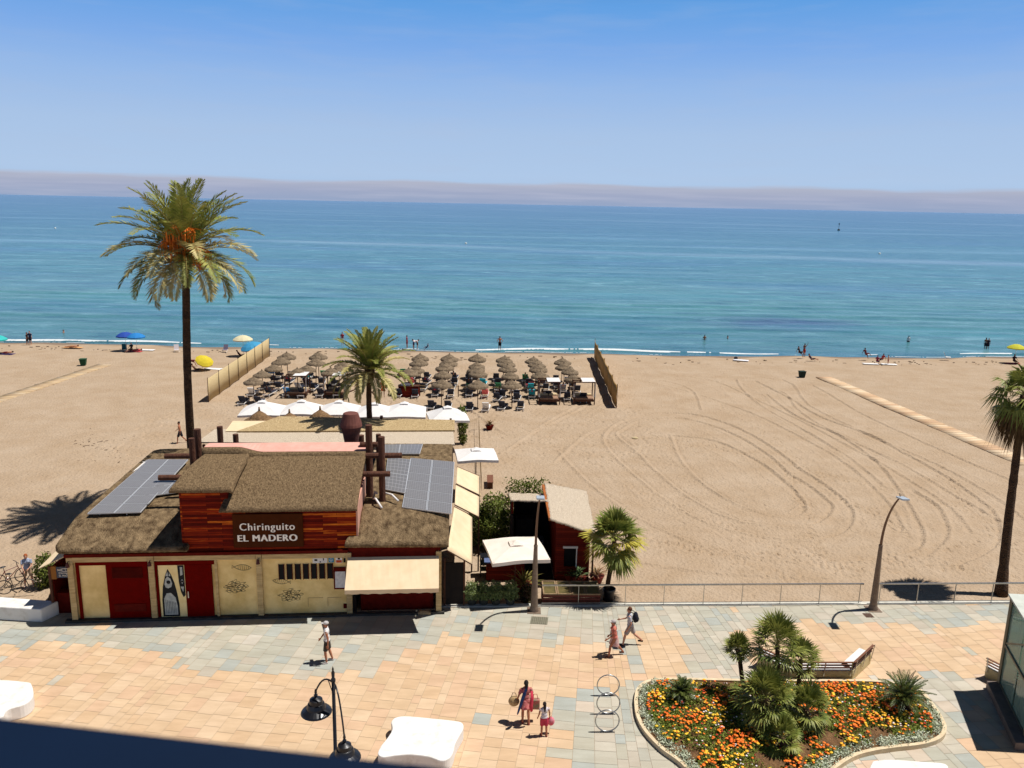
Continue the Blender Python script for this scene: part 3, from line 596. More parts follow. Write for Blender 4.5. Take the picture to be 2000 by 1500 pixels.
# ---- thatch: thick slabs with soft rounded edges
def thatch(name, fn, m=M_THATCH, th=.3, nu=70, nv=70, seed=1, amp=.035, rnd=.16):
    """fn(s,t)->(u,v,z) of the upper face"""
    S_, T_ = np.meshgrid(np.linspace(0, 1, nu), np.linspace(0, 1, nv)); P_ = np.array([fn(a, b_) for a, b_ in zip(S_.ravel(), T_.ravel())])
    x, y = P_[:, 0], P_[:, 1]; r2 = np.random.default_rng(seed)
    nz_ = r2.normal(0, 1, S_.shape); nz_ = (nz_+np.roll(nz_, 1, 0)+np.roll(nz_, 1, 1))/2.2
    big = np.sin(x*2.3+seed)*np.sin(y*1.9+2*seed)*.5+np.sin(x*5.1)*np.sin(y*4.3+seed)*.3
    du = np.minimum(S_, 1-S_).ravel()*np.ptp(x); dv = np.minimum(T_, 1-T_).ravel()*np.ptp(y); e_ = np.minimum(du, dv)
    ed = np.clip(1-e_/rnd, 0, 1)
    top_ = P_.copy(); top_[:, 2] += amp*(nz_.ravel()*.6+big)-th*.5*ed**2
    bot = P_.copy(); bot[:, 2] -= th; n2 = nu*nv; idx_ = np.arange(n2).reshape(nv, nu)
    f1 = gridf(idx_); f2 = gridf(idx_)[:, ::-1]+n2
    rim = list(idx_[0])+list(idx_[1:, -1])+list(idx_[-1, -2::-1])+list(idx_[-2:0:-1, 0])
    fr = [(rim[(i+1) % len(rim)], rim[i], rim[i]+n2, rim[(i+1) % len(rim)]+n2) for i in range(len(rim))]
    # ragged lower rim
    bot[rim, 2] += r2.uniform(-.008, .014, len(rim))
    o_ = npmesh(name, np.vstack([top_, bot]), np.vstack([f1, f2, np.array(fr)]), m, rest); o_.data.polygons.foreach_set('use_smooth', np.ones(len(o_.data.polygons), bool)); return o_
ss = lambda a, b_, x: (lambda t: t*t*(3-2*t))(min(1, max(0, (x-a)/(b_-a))))
def f_left(s, t):
    v = -.34+14.0*t; ul = -.5+.9*max(0, (t-.86)/.14)**2+.35*max(0, (.04-t)/.04)**2
    u = ul+(5.0-ul)*s
    z = 3.44+.48*ss(-.6, 2.4, v)+.1*s*ss(0, 4, v)-.45*max(0, (t-.88)/.12)**1.5
    return (u, v, z)
thatch('thatched_roof', f_left, M_THATCH2, .22, 90, 150, 1, .012, .09)
def f_right(s, t):
    v = -.42+13.0*t; ul, ur = 11.55+.55*ss(-.3, .8, v), 15.98+.35*t
    z = 3.56+.76*ss(-.6, 1.6, v)-.06*s-.2*ss(8, 12.6, v)
    return (ul+(ur-ul)*s, v, z)
thatch('thatched_roof', f_right, M_THATCH2, .24, 90, 150, 3, .012, .09)
def f_mid(s, t):
    v = -.55+3.45*t; ul = 6.45+.45*t; ur = 12.12+.1*t
    return (ul+(ur-ul)*s, v, 5.2+1.28*t+.12*math.sin(math.pi*t)*1-.0*s)
thatch('thatched_roof', f_mid, M_THATCH, .16, 90, 60, 5, .012, .07)
def f_tow(s, t):
    v = -.55+3.45*t; ur = 7.05-.0*t
    return (4.5+.55*t+(ur-4.5-.55*t)*s, v, 6.12+.46*t+.12*math.sin(math.pi*t)-.10*max(0, (s-.95)/.05)**2)
thatch('thatched_roof', f_tow, M_THATCH, .2, 60, 60, 7, .012, .07)
rd = MB()                                                       # thick ridge roll and pink strip behind it
def ridge_z(u): return 6.75-.24*ss(6.4, 7.6, u)
n_ = 40; us = [4.95+(12.2-4.95)*i/n_ for i in range(n_+1)]
for u in us: rd.v += [(u, 2.72, ridge_z(u)-.16), (u, 2.78, ridge_z(u)+.02), (u, 2.95, ridge_z(u)+.08), (u, 3.12, ridge_z(u)+.02), (u, 3.14, ridge_z(u)-.5), (u, 2.75, ridge_z(u)-.5)]
rd.f = [(i*6+k, i*6+(k+1) % 6, (i+1)*6+(k+1) % 6, (i+1)*6+k) for i in range(n_) for k in range(6)]+[tuple(range(6))[::-1], tuple(n_*6+k for k in range(6))]
B(rd, 'ridge', M_THATCH, smooth=True)
pk = MB()
for u in us: pk.v += [(u, 3.15, ridge_z(u)+.03), (u, 3.98, 6.72), (u, 3.98, 6.3), (u, 3.15, 6.2)]
pk.f = [(i*4+k, i*4+(k+1) % 4, (i+1)*4+(k+1) % 4, (i+1)*4+k) for i in range(n_) for k in range(4)]+[(3, 2, 1, 0), tuple(n_*4+k for k in range(4))]
B(pk, 'flat_roof', M_PINK)
B(MB().box(.25, 12, 3.9, 12.7, 3.45, 3.55), 'flat_roof', M_DARK)
# ---- solar panels, each with its own frame and cells
def pvmat():
    m = bpy.data.materials.new('solar_cells'); m.use_nodes = True; t = m.node_tree; n = t.nodes; k = t.links; p = n['Principled BSDF']
    at_ = n.new('ShaderNodeAttribute'); at_.attribute_name = 'cell'; s = n.new('ShaderNodeSeparateXYZ'); k.new(at_.outputs['Vector'], s.inputs[0]); outs = []
    for ax in ('X', 'Y'):
        q = n.new('ShaderNodeMath'); q.operation = 'FRACT'; k.new(s.outputs[ax], q.inputs[0]); a2_ = n.new('ShaderNodeMath'); a2_.operation = 'COMPARE'; k.new(q.outputs[0], a2_.inputs[0]); a2_.inputs[1].default_value = 0; a2_.inputs[2].default_value = .07; outs.append(a2_.outputs[0])
    mx_ = n.new('ShaderNodeMath'); mx_.operation = 'MAXIMUM'; k.new(outs[0], mx_.inputs[0]); k.new(outs[1], mx_.inputs[1])
    c = n.new('ShaderNodeMixRGB'); k.new(mx_.outputs[0], c.inputs[0]); c.inputs[1].default_value = A(116, 114, 114, 1.1); c.inputs[2].default_value = A(168, 166, 166, 1.1)
    k.new(c.outputs[0], p.inputs['Base Color']); p.inputs['Roughness'].default_value = .3; p.inputs['Specular IOR Level'].default_value = .25; return m
M_PV = pvmat(); M_ALU = mat('aluminium', A(226, 228, 230, 1.1), rough=.4, metal=.5)
def panels(corners, nu, nv, cells=(10, 6), skip=()):
    c00, c10, c11, c01 = [Vector(c) for c in corners]
    bl = lambda a, b_: (c00*(1-a)+c10*a)*(1-b_)+(c01*(1-a)+c11*a)*b_
    for i in range(nu):
        for j in range(nv):
            if (i, j) in skip: continue
            q = [bl((i+a)/nu, (j+b_)/nv) for a, b_ in ((.0, .0), (1, .0), (1, 1), (.0, 1))]; cc_ = sum(q, Vector())/4
            q = [p_+(cc_-p_).normalized()*.012 for p_ in q]
            fr_ = MB().slab(q, .05); po = B(fr_, 'solar_panel', M_ALU)
            nn = (q[1]-q[0]).cross(q[3]-q[0]).normalized(); nn = nn if nn.z > 0 else -nn
            iq = [p_+(cc_-p_).normalized()*.035+nn*.006 for p_ in q]
            o_ = npmesh('cells', [tuple(p_) for p_ in iq], [(0, 1, 2, 3)] if (q[1]-q[0]).cross(q[3]-q[0]).z > 0 else [(0, 3, 2, 1)], M_PV, po)
            at_ = o_.data.attributes.new('cell', 'FLOAT_VECTOR', 'POINT'); at_.data.foreach_set('vector', np.array([(0.04, 0.04, 0), (cells[0]+.04, .04, 0), (cells[0]+.04, cells[1]+.04, 0), (.04, cells[1]+.04, 0)], np.float32).ravel())
z_ = 4.12
panels([L(170, 1003, z=z_), L(275, 1000, z=z_), L(368, 897, z=z_+.1), L(290, 897, z=z_+.1)], 2, 7)
panels([L(280, 970, z=z_+.02), L(352, 960, z=z_+.02), L(385, 925, z=z_+.08), L(318, 932, z=z_+.08)], 2, 2)
panels([L(785, 990, z=4.36), L(882, 1003, z=4.32), L(888, 902, z=4.42), L(802, 894, z=4.46)], 2, 6)
panels([L(750, 955, z=4.42), L(791, 963, z=4.42), L(802, 897, z=4.44), L(757, 893, z=4.44)], 1, 2, (6, 5))
panels([L(738, 886, z=4.36), L(820, 886, z=4.36), L(826, 867, z=4.34), L(738, 868, z=4.34)], 2, 1, (6, 6))
for u, v in ((.5, 2.3), (1.7, 2.2), (14.2, 1.9), (15.7, 1.2)):
    B(MB().bar((u, v, 3.8), (u, v, 4.3 if u > 5 else 4.0), .04), 'panel_foot', M_ALU)
# ---- timber skeleton poking out of the roofs
def LT(px, py, v): return L(px, py, v=v)
for (px, yt, yb, v, r_) in ((720, 830, 985, 3.2, .16), (745, 853, 965, 2.6, .15)):
    a, b_ = LT(px, yt, v), LT(px, yb, v); b_.x = a.x; b_.z = 4.0; B(MB().tube([b_, a], r_, 12), 'log_post', M_LOG, smooth=False)
for (x0, x1, y, v, r_) in ((711, 785, 890, 2.9, .13), (706, 762, 926, 2.35, .13), (703, 738, 868, 3.6, .12)):
    a, b_ = LT(x0, y, v), LT(x1, y, v); b_.z = a.z; B(MB().tube([a, b_], r_, 12), 'log_beam', M_LOG)
for (x0, x1, y, v) in ((310, 362, 933, 3.0), (322, 385, 891, 6.0)):
    a, b_ = LT(x0, y, v), LT(x1, y, v); b_.z = a.z = max(a.z, 4.5); B(MB().tube([a, b_+Vector((1.5, 0, 0))], .13, 12), 'log_beam', M_LOG)
for (px, yt, v, r_) in ((385, 838, 4.9, .16), (374, 856, 4.3, .14), (429, 833, 6, .14), (460, 848, 5.2, .13), (739, 848, 6.5, .13), (853, 838, 14.6, .12) if 0 else (745, 812, 19, .1), (720, 868, 7, .12) if 0 else (705, 850, 7.5, .16)):
    a = LT(px, yt, v); B(MB().tube([(a.x, a.y, 3.6), a], r_, 12), 'log_post', M_LOG)
wh = MB()                                                       # white plastic pipe clutter by the logs
for q in (((12.5, 2.3, 4.5), (12.7, 1.6, 4.95), (13.0, 1.1, 4.5)), ((13.0, 2.4, 4.8), (13.4, 2.1, 5.0), (13.7, 1.7, 4.6)), ((12.5, 2.6, 4.4), (12.6, 2.5, 5.3), (12.7, 2.3, 5.5))): wh.tube([(x, y+.4, min(z, 4.75)-.12) for x, y, z in q], .05, 8)
B(wh, 'flue_pipe', M_WHITE, smooth=True)
# ---- big clay jar cowl
a = LT(685, 806, 5.2); b_ = LT(686, 862, 5.2)
jar = B(MB().lathe([(.0, b_.z-.6), (.32, b_.z-.6), (.34, b_.z), (.42, b_.z+.45), (.52, b_.z+.78), (.0, b_.z+.78)], 20, Matrix.Translation((a.x, a.y, 0))), 'clay_cowl', mat('dark_clay', A(110, 66, 58, 1.3), A(84, 50, 46, 1.3), 4, .8), smooth=False)
zt = a.z; MB().lathe([(.54, b_.z+.78), (.52, b_.z+.9), (.36, zt-.03), (.3, zt), (.0, zt)], 20, Matrix.Translation((a.x, a.y, 0))).build('cowl_cap', mat('brown_clay', A(128, 78, 66, 1.3), A(108, 64, 54, 1.3), 4, .75), jar)
# ---- reed roofs over the terrace behind
def flatroof(name, q, m, t=.08): return B(MB().slab(q, t), name, m)
pz = 3.55
flatroof('reed_roof', [L(385, 863, z=pz), L(420, 838, z=pz), L(885, 838, z=pz), L(888, 868, z=pz)], M_REED)
flatroof('reed_roof', [L(462, 842, z=pz+.1), L(545, 813, z=pz+.35), L(888, 820, z=pz+.35), L(888, 840, z=pz+.1)], M_REED2, .14)
flatroof('canvas_roof', [L(440, 842, z=pz+.05), L(467, 842, z=pz+.05), L(540, 822, z=pz+.1), L(455, 822, z=pz+.1)], M_CREAMCANVAS, .02)
te = MB()
for u in (1.6, 5, 9, 13, 16.3):
    for v in (14.6, 17.6, 20.4):
        if v > 20 and u < 4: continue
        te.box(u-.07, u+.07, v-.07, v+.07, -.15, pz-.05)
B(te, 'terrace_post', M_DARKWOOD)
B(MB().box(.2, 16.2, 13.1, 20.3, -.14, -.05), 'terrace_deck', mat('deck_boards', A(150, 112, 78), A(120, 88, 60), 4, stretch=(1, 6, 1)))
# left lean-to frame of white pipe along the roof
q_ = [L(222, 950, z=3.7), L(280, 902, z=3.9), L(300, 897, z=3.9)]
B(MB().tube([q_[0], q_[1]], .035, 6).tube([q_[0]+Vector((.25, 0, .1)), q_[1]+Vector((.2, 0, .1))], .035, 6).tube([q_[1], q_[2]], .03, 6).tube([q_[0], q_[0]+Vector((.3, 0, .1))], .03, 6), 'pipe_rack', M_WHITE)
# ---- sails on the right flank
def W(p): return BM @ Vector(p)
def sail(cs, k, lab):
    t_ = thing('shade_sail', lab, 'awning', (0, 0, 0), group='cream shade sails along the restaurant')
    c_ = [W(p) for p in cs]; m_ = MB(); nn = 8
    for i in range(nn+1):
        for j in range(nn+1):
            a_, b2_ = i/nn, j/nn; p_ = (c_[0]*(1-a_)+c_[1]*a_)*(1-b2_)+(c_[3]*(1-a_)+c_[2]*a_)*b2_; p_.z -= .10*math.sin(math.pi*a_)*math.sin(math.pi*b2_); m_.v.append(tuple(p_))
    m_.f = [(i*(nn+1)+j, (i+1)*(nn+1)+j, (i+1)*(nn+1)+j+1, i*(nn+1)+j+1) for i in range(nn) for j in range(nn)]
    o_ = m_.build('canvas', M_CREAMCANVAS, t_, smooth=True); so_ = o_.modifiers.new('t', 'SOLIDIFY'); so_.thickness = .012
    mb = MB(); mb.bar(c_[0], c_[1], .05).bar(c_[3], c_[2], .05); mb.build('rail', M_DARKWOOD, t_)
    for p_ in (c_[1],) if k == 2 else (c_[1], c_[2]): MB().bar((p_.x, p_.y, SZ), p_-Vector((0, 0, .03)), .07).build('post', M_DARKWOOD, t_)
sail([L(893, 912, z=3.7), L(936, 930, z=2.7), L(936, 967, z=2.7), L(891, 945, z=3.7)], 0, 'farthest cream shade sail, beside the round white parasol')
sail([L(890, 947, z=3.7), L(936, 970, z=2.7), L(935, 1010, z=2.7), L(888, 986, z=3.7)], 1, 'middle cream shade sail beside the large solar panels')
sail([L(887, 990, z=3.7), L(922, 1008, z=2.8), L(922, 1103, z=2.15), L(873, 1075, z=3.15)], 2, 'long cream shade sail nearest the promenade, shading the side passage')
gt = thing('side_gate', 'dark timber gate closing the passage beside the serving counter', 'gate', W((15.9, .55, 0)), TH)
MB().box(-.05, .75, 0, .06, .1, 2.1).build('panel', M_DARK, gt); MB().box(-.12, -.05, -.02, .08, 0, 2.35).box(.75, .83, -.02, .08, 0, 2.35).build('gate_frame', M_DARKWOOD, gt)
# ---- small stall on the left with its sign
st = thing('side_stall', 'dark stall with canvas roof and grey fish sign at the left end of the restaurant', 'stall', W((-1.9, .6, 0)), TH)
MB().box(.85, 1.8, 1.2, 1.3, 0, 2.2).box(.85, .95, 0, 1.2, 0, 2.2).box(.95, 1.8, .15, .6, 0, .95).build('wall', M_MAROON, st)
MB().slab([(.5, -.3, 2.3), (1.9, -.2, 2.95), (1.9, 1.4, 2.95), (.5, 1.3, 2.35)], .03).build('canvas_roof', M_CREAMCANVAS, st)
sb = MB().box(1.12, 1.85, -.06, .0, 1.75, 2.25).build('sign_board', mat('slate_sign', A(84, 92, 106, 1.1)), st)
MB().box(.88, 1.12, -.08, .02, 1.7, 2.28).build('sign_end', mat('ochre_wood', A(170, 112, 48)), st)
_f = MB(); fish(_f, 1.5, 2.12, .5, .13, 0, 3, .012); _f.v = [(x, y-.075, z) for x, y, z in _f.v]; _f.build('fish_mark', M_LET, sb)
text('Chiringuito', .12, 1.5, 1.94, .55, .001, sb, y=-.07); text('EL MADERO', .11, 1.5, 1.82, .55, .002, sb, y=-.07)
MB().box(.8, .9, -.1, 0, 0, 2.3).build('post', M_LOG, st)
# ================================================================ PALMS AND PLANTS
G_FROND = mat('frond_green', A(116, 134, 48, 1.35), A(186, 182, 96, 1.35), .9, .6, trans=.15, detail=3)
G_FRONDDRY = mat('frond_pale', A(176, 164, 92, 1.3), A(226, 208, 146, 1.3), 1.4, .7, trans=.1)
G_FAN = mat('fan_green', A(98, 118, 44, 1.35), A(166, 166, 82, 1.35), 2, .55, trans=.12, detail=3)
G_FANY = mat('fan_yellow', A(176, 172, 56, 1.3), A(222, 204, 90, 1.3), 2, .6, trans=.2)
G_DRY = mat('dry_frond', A(140, 108, 62, 1.7), A(92, 66, 40, 1.7), 4, .85)
G_CYCAD = mat('cycad_green', A(78, 96, 38, 1.4), A(120, 130, 62, 1.4), 3, .45, spec=.5)
G_BUSH = mat('bush_green', A(84, 104, 36, 1.4), A(140, 146, 62, 1.4), 5, .6, trans=.12)
G_BUSHD = mat('hedge_green', A(84, 104, 46, 1.2), A(146, 158, 96, 1.2), 6, .5, spec=.5, trans=.1)
M_TRUNK = mat('palm_bark', A(74, 52, 36, 1.4), A(108, 80, 56, 1.4), 3, .95, bump=1., bscale=9, stretch=(1, 1, 1.6))
def tris(name, V, m, parent): return npmesh(name, np.array(V, np.float32).reshape(-1, 3), np.arange(len(V)*3).reshape(-1, 3), m, parent)
def frond_geo(out, rach, base, az, el, ln, bend, ll, n=34, side=1., wv=.055, r_=rng, roll=0., taper=.75):
    """a feather frond: arching rachis and two rows of narrow leaflets"""
    pts = []; p_ = Vector(base); st = ln/14; e_ = el
    for i in range(15):
        pts.append(p_.copy()); p_ = p_+Vector((math.cos(az)*math.cos(e_), math.sin(az)*math.cos(e_), math.sin(e_)))*st; e_ -= bend/14*(.5+1.0*i/14)
    rach.append(pts); S_ = Vector((-math.sin(az), math.cos(az), 0))
    for i in range(n):
        t = .12+.88*(i+.5)/n; f_ = t*14; k = min(13, int(f_)); a = pts[k].lerp(pts[k+1], f_-k); d = (pts[k+1]-pts[k]).normalized(); up = S_.cross(d).normalized()*-1
        if up.z < 0: up = -up
        L_ = ll*(math.sin(math.pi*min(1, t**taper*.92+.08))**.6+.12)*r_.uniform(.85, 1.1)
        for sg_ in (-1, 1):
            lift = r_.uniform(.1, .5); dr = (S_*sg_*(1-.1*t)+d*(.55+.5*t)+up*lift).normalized(); tip = a+dr*L_+Vector((0, 0, -.16*L_*r_.uniform(.3, 1.6)))
            w_ = d*wv; mid = a.lerp(tip, .45)+up*.02
            out += [a-w_*.4, mid+w_, tip, a-w_*.4, mid-w_, mid+w_, mid-w_, tip, mid+w_][:9]
def trunk(parent, a, b_, r0, r1, seed=0, name='trunk', flare=1.35, n=26, m=None, wob=.12):
    r2 = np.random.default_rng(seed); mb = MB(); pts = []; rad = []
    for i in range(n+1):
        t = i/n; p_ = Vector(a).lerp(Vector(b_), t); p_.x += wob*math.sin(t*3.0+seed)*math.sin(math.pi*t); pts.append(p_); rad.append((r0+(r1-r0)*t)*(1+(flare-1)*max(0, 1-t*7))*(1+.03*math.sin(i*2.6)+r2.normal(0, .015)))
    mb.tube(pts, rad, 14); return mb.build(name, m or M_TRUNK, parent, smooth=True)
def date_palm(label, base, crown, ln, nf, r0, r1, seed, fruit, ll=.55, group='date palms by the restaurant', low=-.55):
    r2 = np.random.default_rng(seed); t_ = thing('date_palm', label, 'palm tree', base, group=group); rel = Vector(crown)-Vector(base)
    trunk(t_, (0, 0, -.1), rel, r0, r1, seed)
    mb = MB(); mb.lathe([(r1*.9, -1.0), (r1*1.7, -.5), (r1*2.0, 0), (r1*1.4, .5), (.05, .7)], 14, Matrix.Translation(rel)); mb.build('crown_heart', mat('crown_heart', A(120, 86, 44, 1.6), A(80, 56, 34, 1.6), 6, .9, bump=.8, bscale=14), t_)
    gr, pal, ra = [], [], []
    for i in range(nf):
        t = i/(nf-1); el = R(86)*(1-t)+R(-18)*t+r2.normal(0, .07); az = i*2.39996+r2.normal(0, .1)
        L_ = ln*(.70+.30*math.sin(math.pi*min(1, t*.8+.12)))*r2.uniform(.93, 1.05); bend = R(28+92*t*(1-.25*t))*r2.uniform(.85, 1.15)
        frond_geo(pal if (t > .5 and r2.random() < .6) else gr, ra, rel+Vector((math.cos(az), math.sin(az), 0))*r1*.8+Vector((0, 0, .35-.7*t)), az, el, L_, bend, ll, 46, r_=r2)
    tris('fronds', gr, G_FROND, t_)['kind'] = 'stuff'; tris('pale_fronds', pal, G_FRONDDRY, t_)['kind'] = 'stuff'
    mb = MB()
    for pts in ra: mb.tube(pts[::2], [.04, .035, .03, .026, .02, .016, .012, .008], 5)
    mb.build('frond_ribs', mat('frond_rib', A(190, 170, 96, 1.5), A(160, 140, 76, 1.5), 4), t_)['kind'] = 'stuff'
    if fruit:
        for k, (az, dz, s_) in enumerate(((-1.9, .45, 1.1), (-.6, .0, 1.2), (-1.1, 1.1, .9), (-1.6, 1.2, 1.0))):
            V = []; c0 = rel+Vector((math.cos(az)*1.05, math.sin(az)*1.05, dz))
            mb = MB()
            for j in range(60):
                d = Vector((r2.normal(0, .26), r2.normal(0, .26), -abs(r2.normal(.62, .2))))*s_; mb.tube([c0+Vector((0, 0, .35*s_)), c0+d*.5+Vector((d.x*.6, d.y*.6, .35*s_)), c0+d+Vector((0, 0, .2))], .03, 3)
            mb.build('fruit_cluster', mat('orange_dates', A(246, 140, 30, 1.05), A(222, 104, 26, 1.05), 5, .6), t_)
    return t_
lp_c = T(362, 494, 45.4)
lpb = Vector((lp_c.x+.55, 45.4, SZ))
lpb.x = T(369, 870, 45.4).x+.05
date_palm('tall date palm with orange fruit clusters behind the left end of the restaurant', lpb, lp_c, 4.4, 60, .235, .2, 3, True, .85)
mp_c = T(722, 722, 52.5)
date_palm('shorter date palm growing through the reed roof behind the pink roof strip', Vector((T(722, 870, 52.5).x, 52.5, SZ)), mp_c, 3.1, 52, .2, .17, 8, False, .5)
# ---- fan palms
def fan_geo(out, rach, base, az, el, pet, rad, n=18, droop=.2, r_=rng, wv=.03, spread=1.9):
    d = Vector((math.cos(az)*math.cos(el), math.sin(az)*math.cos(el), math.sin(el))); hub = Vector(base)+d*pet+Vector((0, 0, -.08*pet))
    rach.append((Vector(base), Vector(base)+d*pet*.5+Vector((0, 0, .04)), hub))
    S_ = Vector((-math.sin(az), math.cos(az), 0)); U_ = d.cross(S_)
    U_ = U_ if U_.z > 0 else -U_
    for i in range(n):
        a = -spread+2*spread*i/(n-1)+r_.normal(0, .03); L_ = rad*(.75+.25*math.cos(a*.7))*r_.uniform(.9, 1.08)
        dr = (d*math.cos(a)+S_*math.sin(a)+U_*r_.uniform(.0, .18)).normalized(); m_ = hub+dr*L_*.55; tip = hub+dr*L_+Vector((0, 0, -droop*L_*r_.uniform(.6, 1.5)))
        q = dr.cross(U_).normalized()*wv
        out += [hub, m_-q, m_+q, m_-q, tip, m_+q]
def fan_crown(t_, c, nf, pet, rad, seed, el0=88, el1=-35, dry=0, droop=.2, n=18, mats=None, wv=.035, yfrac=0.):
    r2 = np.random.default_rng(seed); g_, y_, d_, ra = [], [], [], []; c = Vector(c)
    for i in range(nf):
        t = i/(nf-1); el = R(el0*(1-t)+el1*t)+r2.normal(0, .1); az = i*2.39996+r2.normal(0, .15)
        fan_geo(y_ if (t > 1-yfrac and r2.random() < .8) else g_, ra, c+Vector((0, 0, .15-.3*t)), az, el, pet*r2.uniform(.8, 1.1), rad*r2.uniform(.85, 1.1), n, droop*(.5+1.6*t), r2, wv)
    for i in range(dry):
        az = i*2.39996+r2.normal(0, .2); el = R(r2.uniform(-80, -25)); fan_geo(d_, ra, c+Vector((0, 0, -.2-.4*r2.random())), az, el, pet*.8*r2.uniform(.7, 1), rad*.95, n, 1.1, r2, wv*.8, 1.4)
    tris('fan_leaves', g_, (mats or (G_FAN, G_FANY))[0], t_)['kind'] = 'stuff'
    if y_: tris('yellowing_leaves', y_, (mats or (G_FAN, G_FANY))[1], t_)['kind'] = 'stuff'
    if d_: tris('dry_leaves', d_, G_DRY, t_)['kind'] = 'stuff'
    mb = MB()
    for pts in ra: mb.tube(pts, [.02, .015, .01], 4)
    mb.build('leaf_stalks', mat('leaf_stalk', A(170, 160, 100, 1.5), A(140, 130, 76, 1.5), 4), t_)['kind'] = 'stuff'
def fan_palm(label, base, crown, r0, r1, seed, group, name='fan_palm', lean=0, **kw):
    t_ = thing(name, label, 'palm tree', base, group=group); rel = Vector(crown)-Vector(base)
    if rel.length > .35: trunk(t_, (0, 0, -.05), rel, r0, r1, seed, m=M_TRUNK, wob=.04)
    fan_crown(t_, rel, seed=seed, **kw); return t_
gb = G(1955, 1160, SZ); Yp = gb.y
fan_palm('tall fan palm with drooping dry leaves at the right edge of the sand', gb, T(1999, 772, Yp+.9), .23, .14, 4, None, nf=24, pet=.8, rad=.95, dry=26, n=26, el1=-40, droop=.32, wv=.05)
gb = G(1183, 1172, SZ); Yp = gb.y
t_ = fan_palm('young fan palm with yellow lower leaves beside the red brown hut', gb, T(1200, 1054, Yp+.3), .11, .1, 5, None, nf=32, pet=.72, rad=.95, n=28, el1=-48, droop=.16, yfrac=.5, wv=.052)
gr_ = 'fan palms in the flower bed'
for (px, py, cx, cy, nf, pet, rad, lab) in (
    (1456, 1350, 1440, 1268, 17, .24, .46, 'small slender fan palm on the left above the flower bed'),
    (1524, 1375, 1518, 1260, 26, .62, .74, 'tallest fan palm in the middle of the flower bed'),
    (1552, 1375, 1564, 1290, 18, .42, .55, 'fan palm leaning right, next to the tallest palm in the flower bed')):
    gb = G(px, py, .2); fan_palm(lab, gb, T(cx, cy, gb.y), .085, .08, int(px), gr_, nf=nf, pet=pet, rad=rad, n=20, el1=-12, droop=.1, wv=.03)
for (px, py, h_, nf, pet, rad, lab) in ((1490, 1415, 1.0, 34, .62, .72, 'broad bushy fan palm filling the centre of the flower bed'), (1572, 1420, .7, 24, .5, .58, 'low fan palm clump on the right of the bushy one in the bed'),
    (1525, 1462, .4, 14, .4, .5, 'smallest fan palm sprout at the front of the bed centre')):
    gb = G(px, py, .2); fan_palm(lab, gb, gb+Vector((0, .0, h_)), .14, .12, int(px)+1, gr_, nf=nf, pet=pet, rad=rad, n=22, el1=-22, droop=.15, wv=.032)
def cycad(label, base, h_, nf, ln, seed):
    r2 = np.random.default_rng(seed); t_ = thing('cycad', label, 'plant', base, group='cycads in the flower bed'); trunk(t_, (0, 0, -.05), (0, 0, h_), .16, .15, seed, flare=1)
    g_, ra = [], []
    for i in range(nf):
        t = i/(nf-1); frond_geo(g_, ra, (0, 0, h_+.05), i*2.39996, R(82)*(1-t)+R(2)*t+r2.normal(0, .06), ln*r2.uniform(.85, 1.05), R(25+35*t), .17, 26, r_=r2, wv=.014)
    tris('fronds', g_, G_CYCAD, t_)['kind'] = 'stuff'; mb = MB()
    for pts in ra: mb.tube(pts[::3], .012, 4)
    mb.build('frond_ribs', G_CYCAD, t_)['kind'] = 'stuff'; return t_
cycad('large cycad with stiff dark fronds on the right of the flower bed', G(1762, 1388, .2), .5, 44, 1.05, 1)
cycad('small cycad at the left end of the flower bed', G(1330, 1368, .2), .3, 30, .62, 2)
# ---- leaf clouds for bushes
def leaves(n, rad, seed, size=.06, c=(0, 0, 0), hollow=.5, flat=1.):
    r2 = np.random.default_rng(seed); d = r2.normal(0, 1, (n, 3)); d /= np.linalg.norm(d, axis=1)[:, None]
    lump_ = 1+.22*np.sin(d[:, 0]*5+seed)*np.sin(d[:, 1]*6+seed*2)+.15*np.sin(d[:, 2]*9)
    p_ = d*(hollow+(1-hollow)*r2.random(n)**.6)[:, None]*lump_[:, None]*np.array(rad)+np.array(c); p_[:, 2] = np.maximum(p_[:, 2], .01)
    a = r2.normal(0, 1, (n, 3)); a /= np.linalg.norm(a, axis=1)[:, None]; b_ = np.cross(a, r2.normal(0, 1, (n, 3))); b_ /= np.linalg.norm(b_, axis=1)[:, None]
    s_ = size*r2.uniform(.6, 1.4, n)[:, None]
    return np.stack([p_-a*s_, p_+b_*s_*.45, p_+a*s_, p_-b_*s_*.45], 1).reshape(-1, 3)
def leafobj(name, P_, m, parent=None): return npmesh(name, P_, np.arange(len(P_)).reshape(-1, 4), m, parent)
def bush(label, base, rad, seed, n=1500, size=.06, m=None, group=None, pot=False, cat='bush', name='bush'):
    t_ = thing(name, label, cat, base, group=group); z0 = .0
    if pot: MB().lathe([(.0, 0), (.17, 0), (.24, .34), (.26, .36), (.22, .36), (.0, .33)], 14).build('pot', mat('plastic_pot', A(46, 50, 46), A(60, 62, 56), 3, .7), t_, smooth=False); z0 = .3
    P_ = leaves(n, rad, seed, size, (0, 0, z0+rad[2]*.85)); leafobj('foliage', P_, m or G_BUSH, t_)
    mb = MB(); r2 = np.random.default_rng(seed+1)
    for k in range(7): mb.tube([(0, 0, z0-.05), (r2.normal(0, rad[0]*.2), r2.normal(0, rad[1]*.2), z0+rad[2]*.7), (r2.normal(0, rad[0]*.45), r2.normal(0, rad[1]*.45), z0+rad[2]*1.3)], [.02, .015, .008], 4)
    mb.build('stems', M_DARKWOOD, t_)['kind'] = 'stuff'; return t_
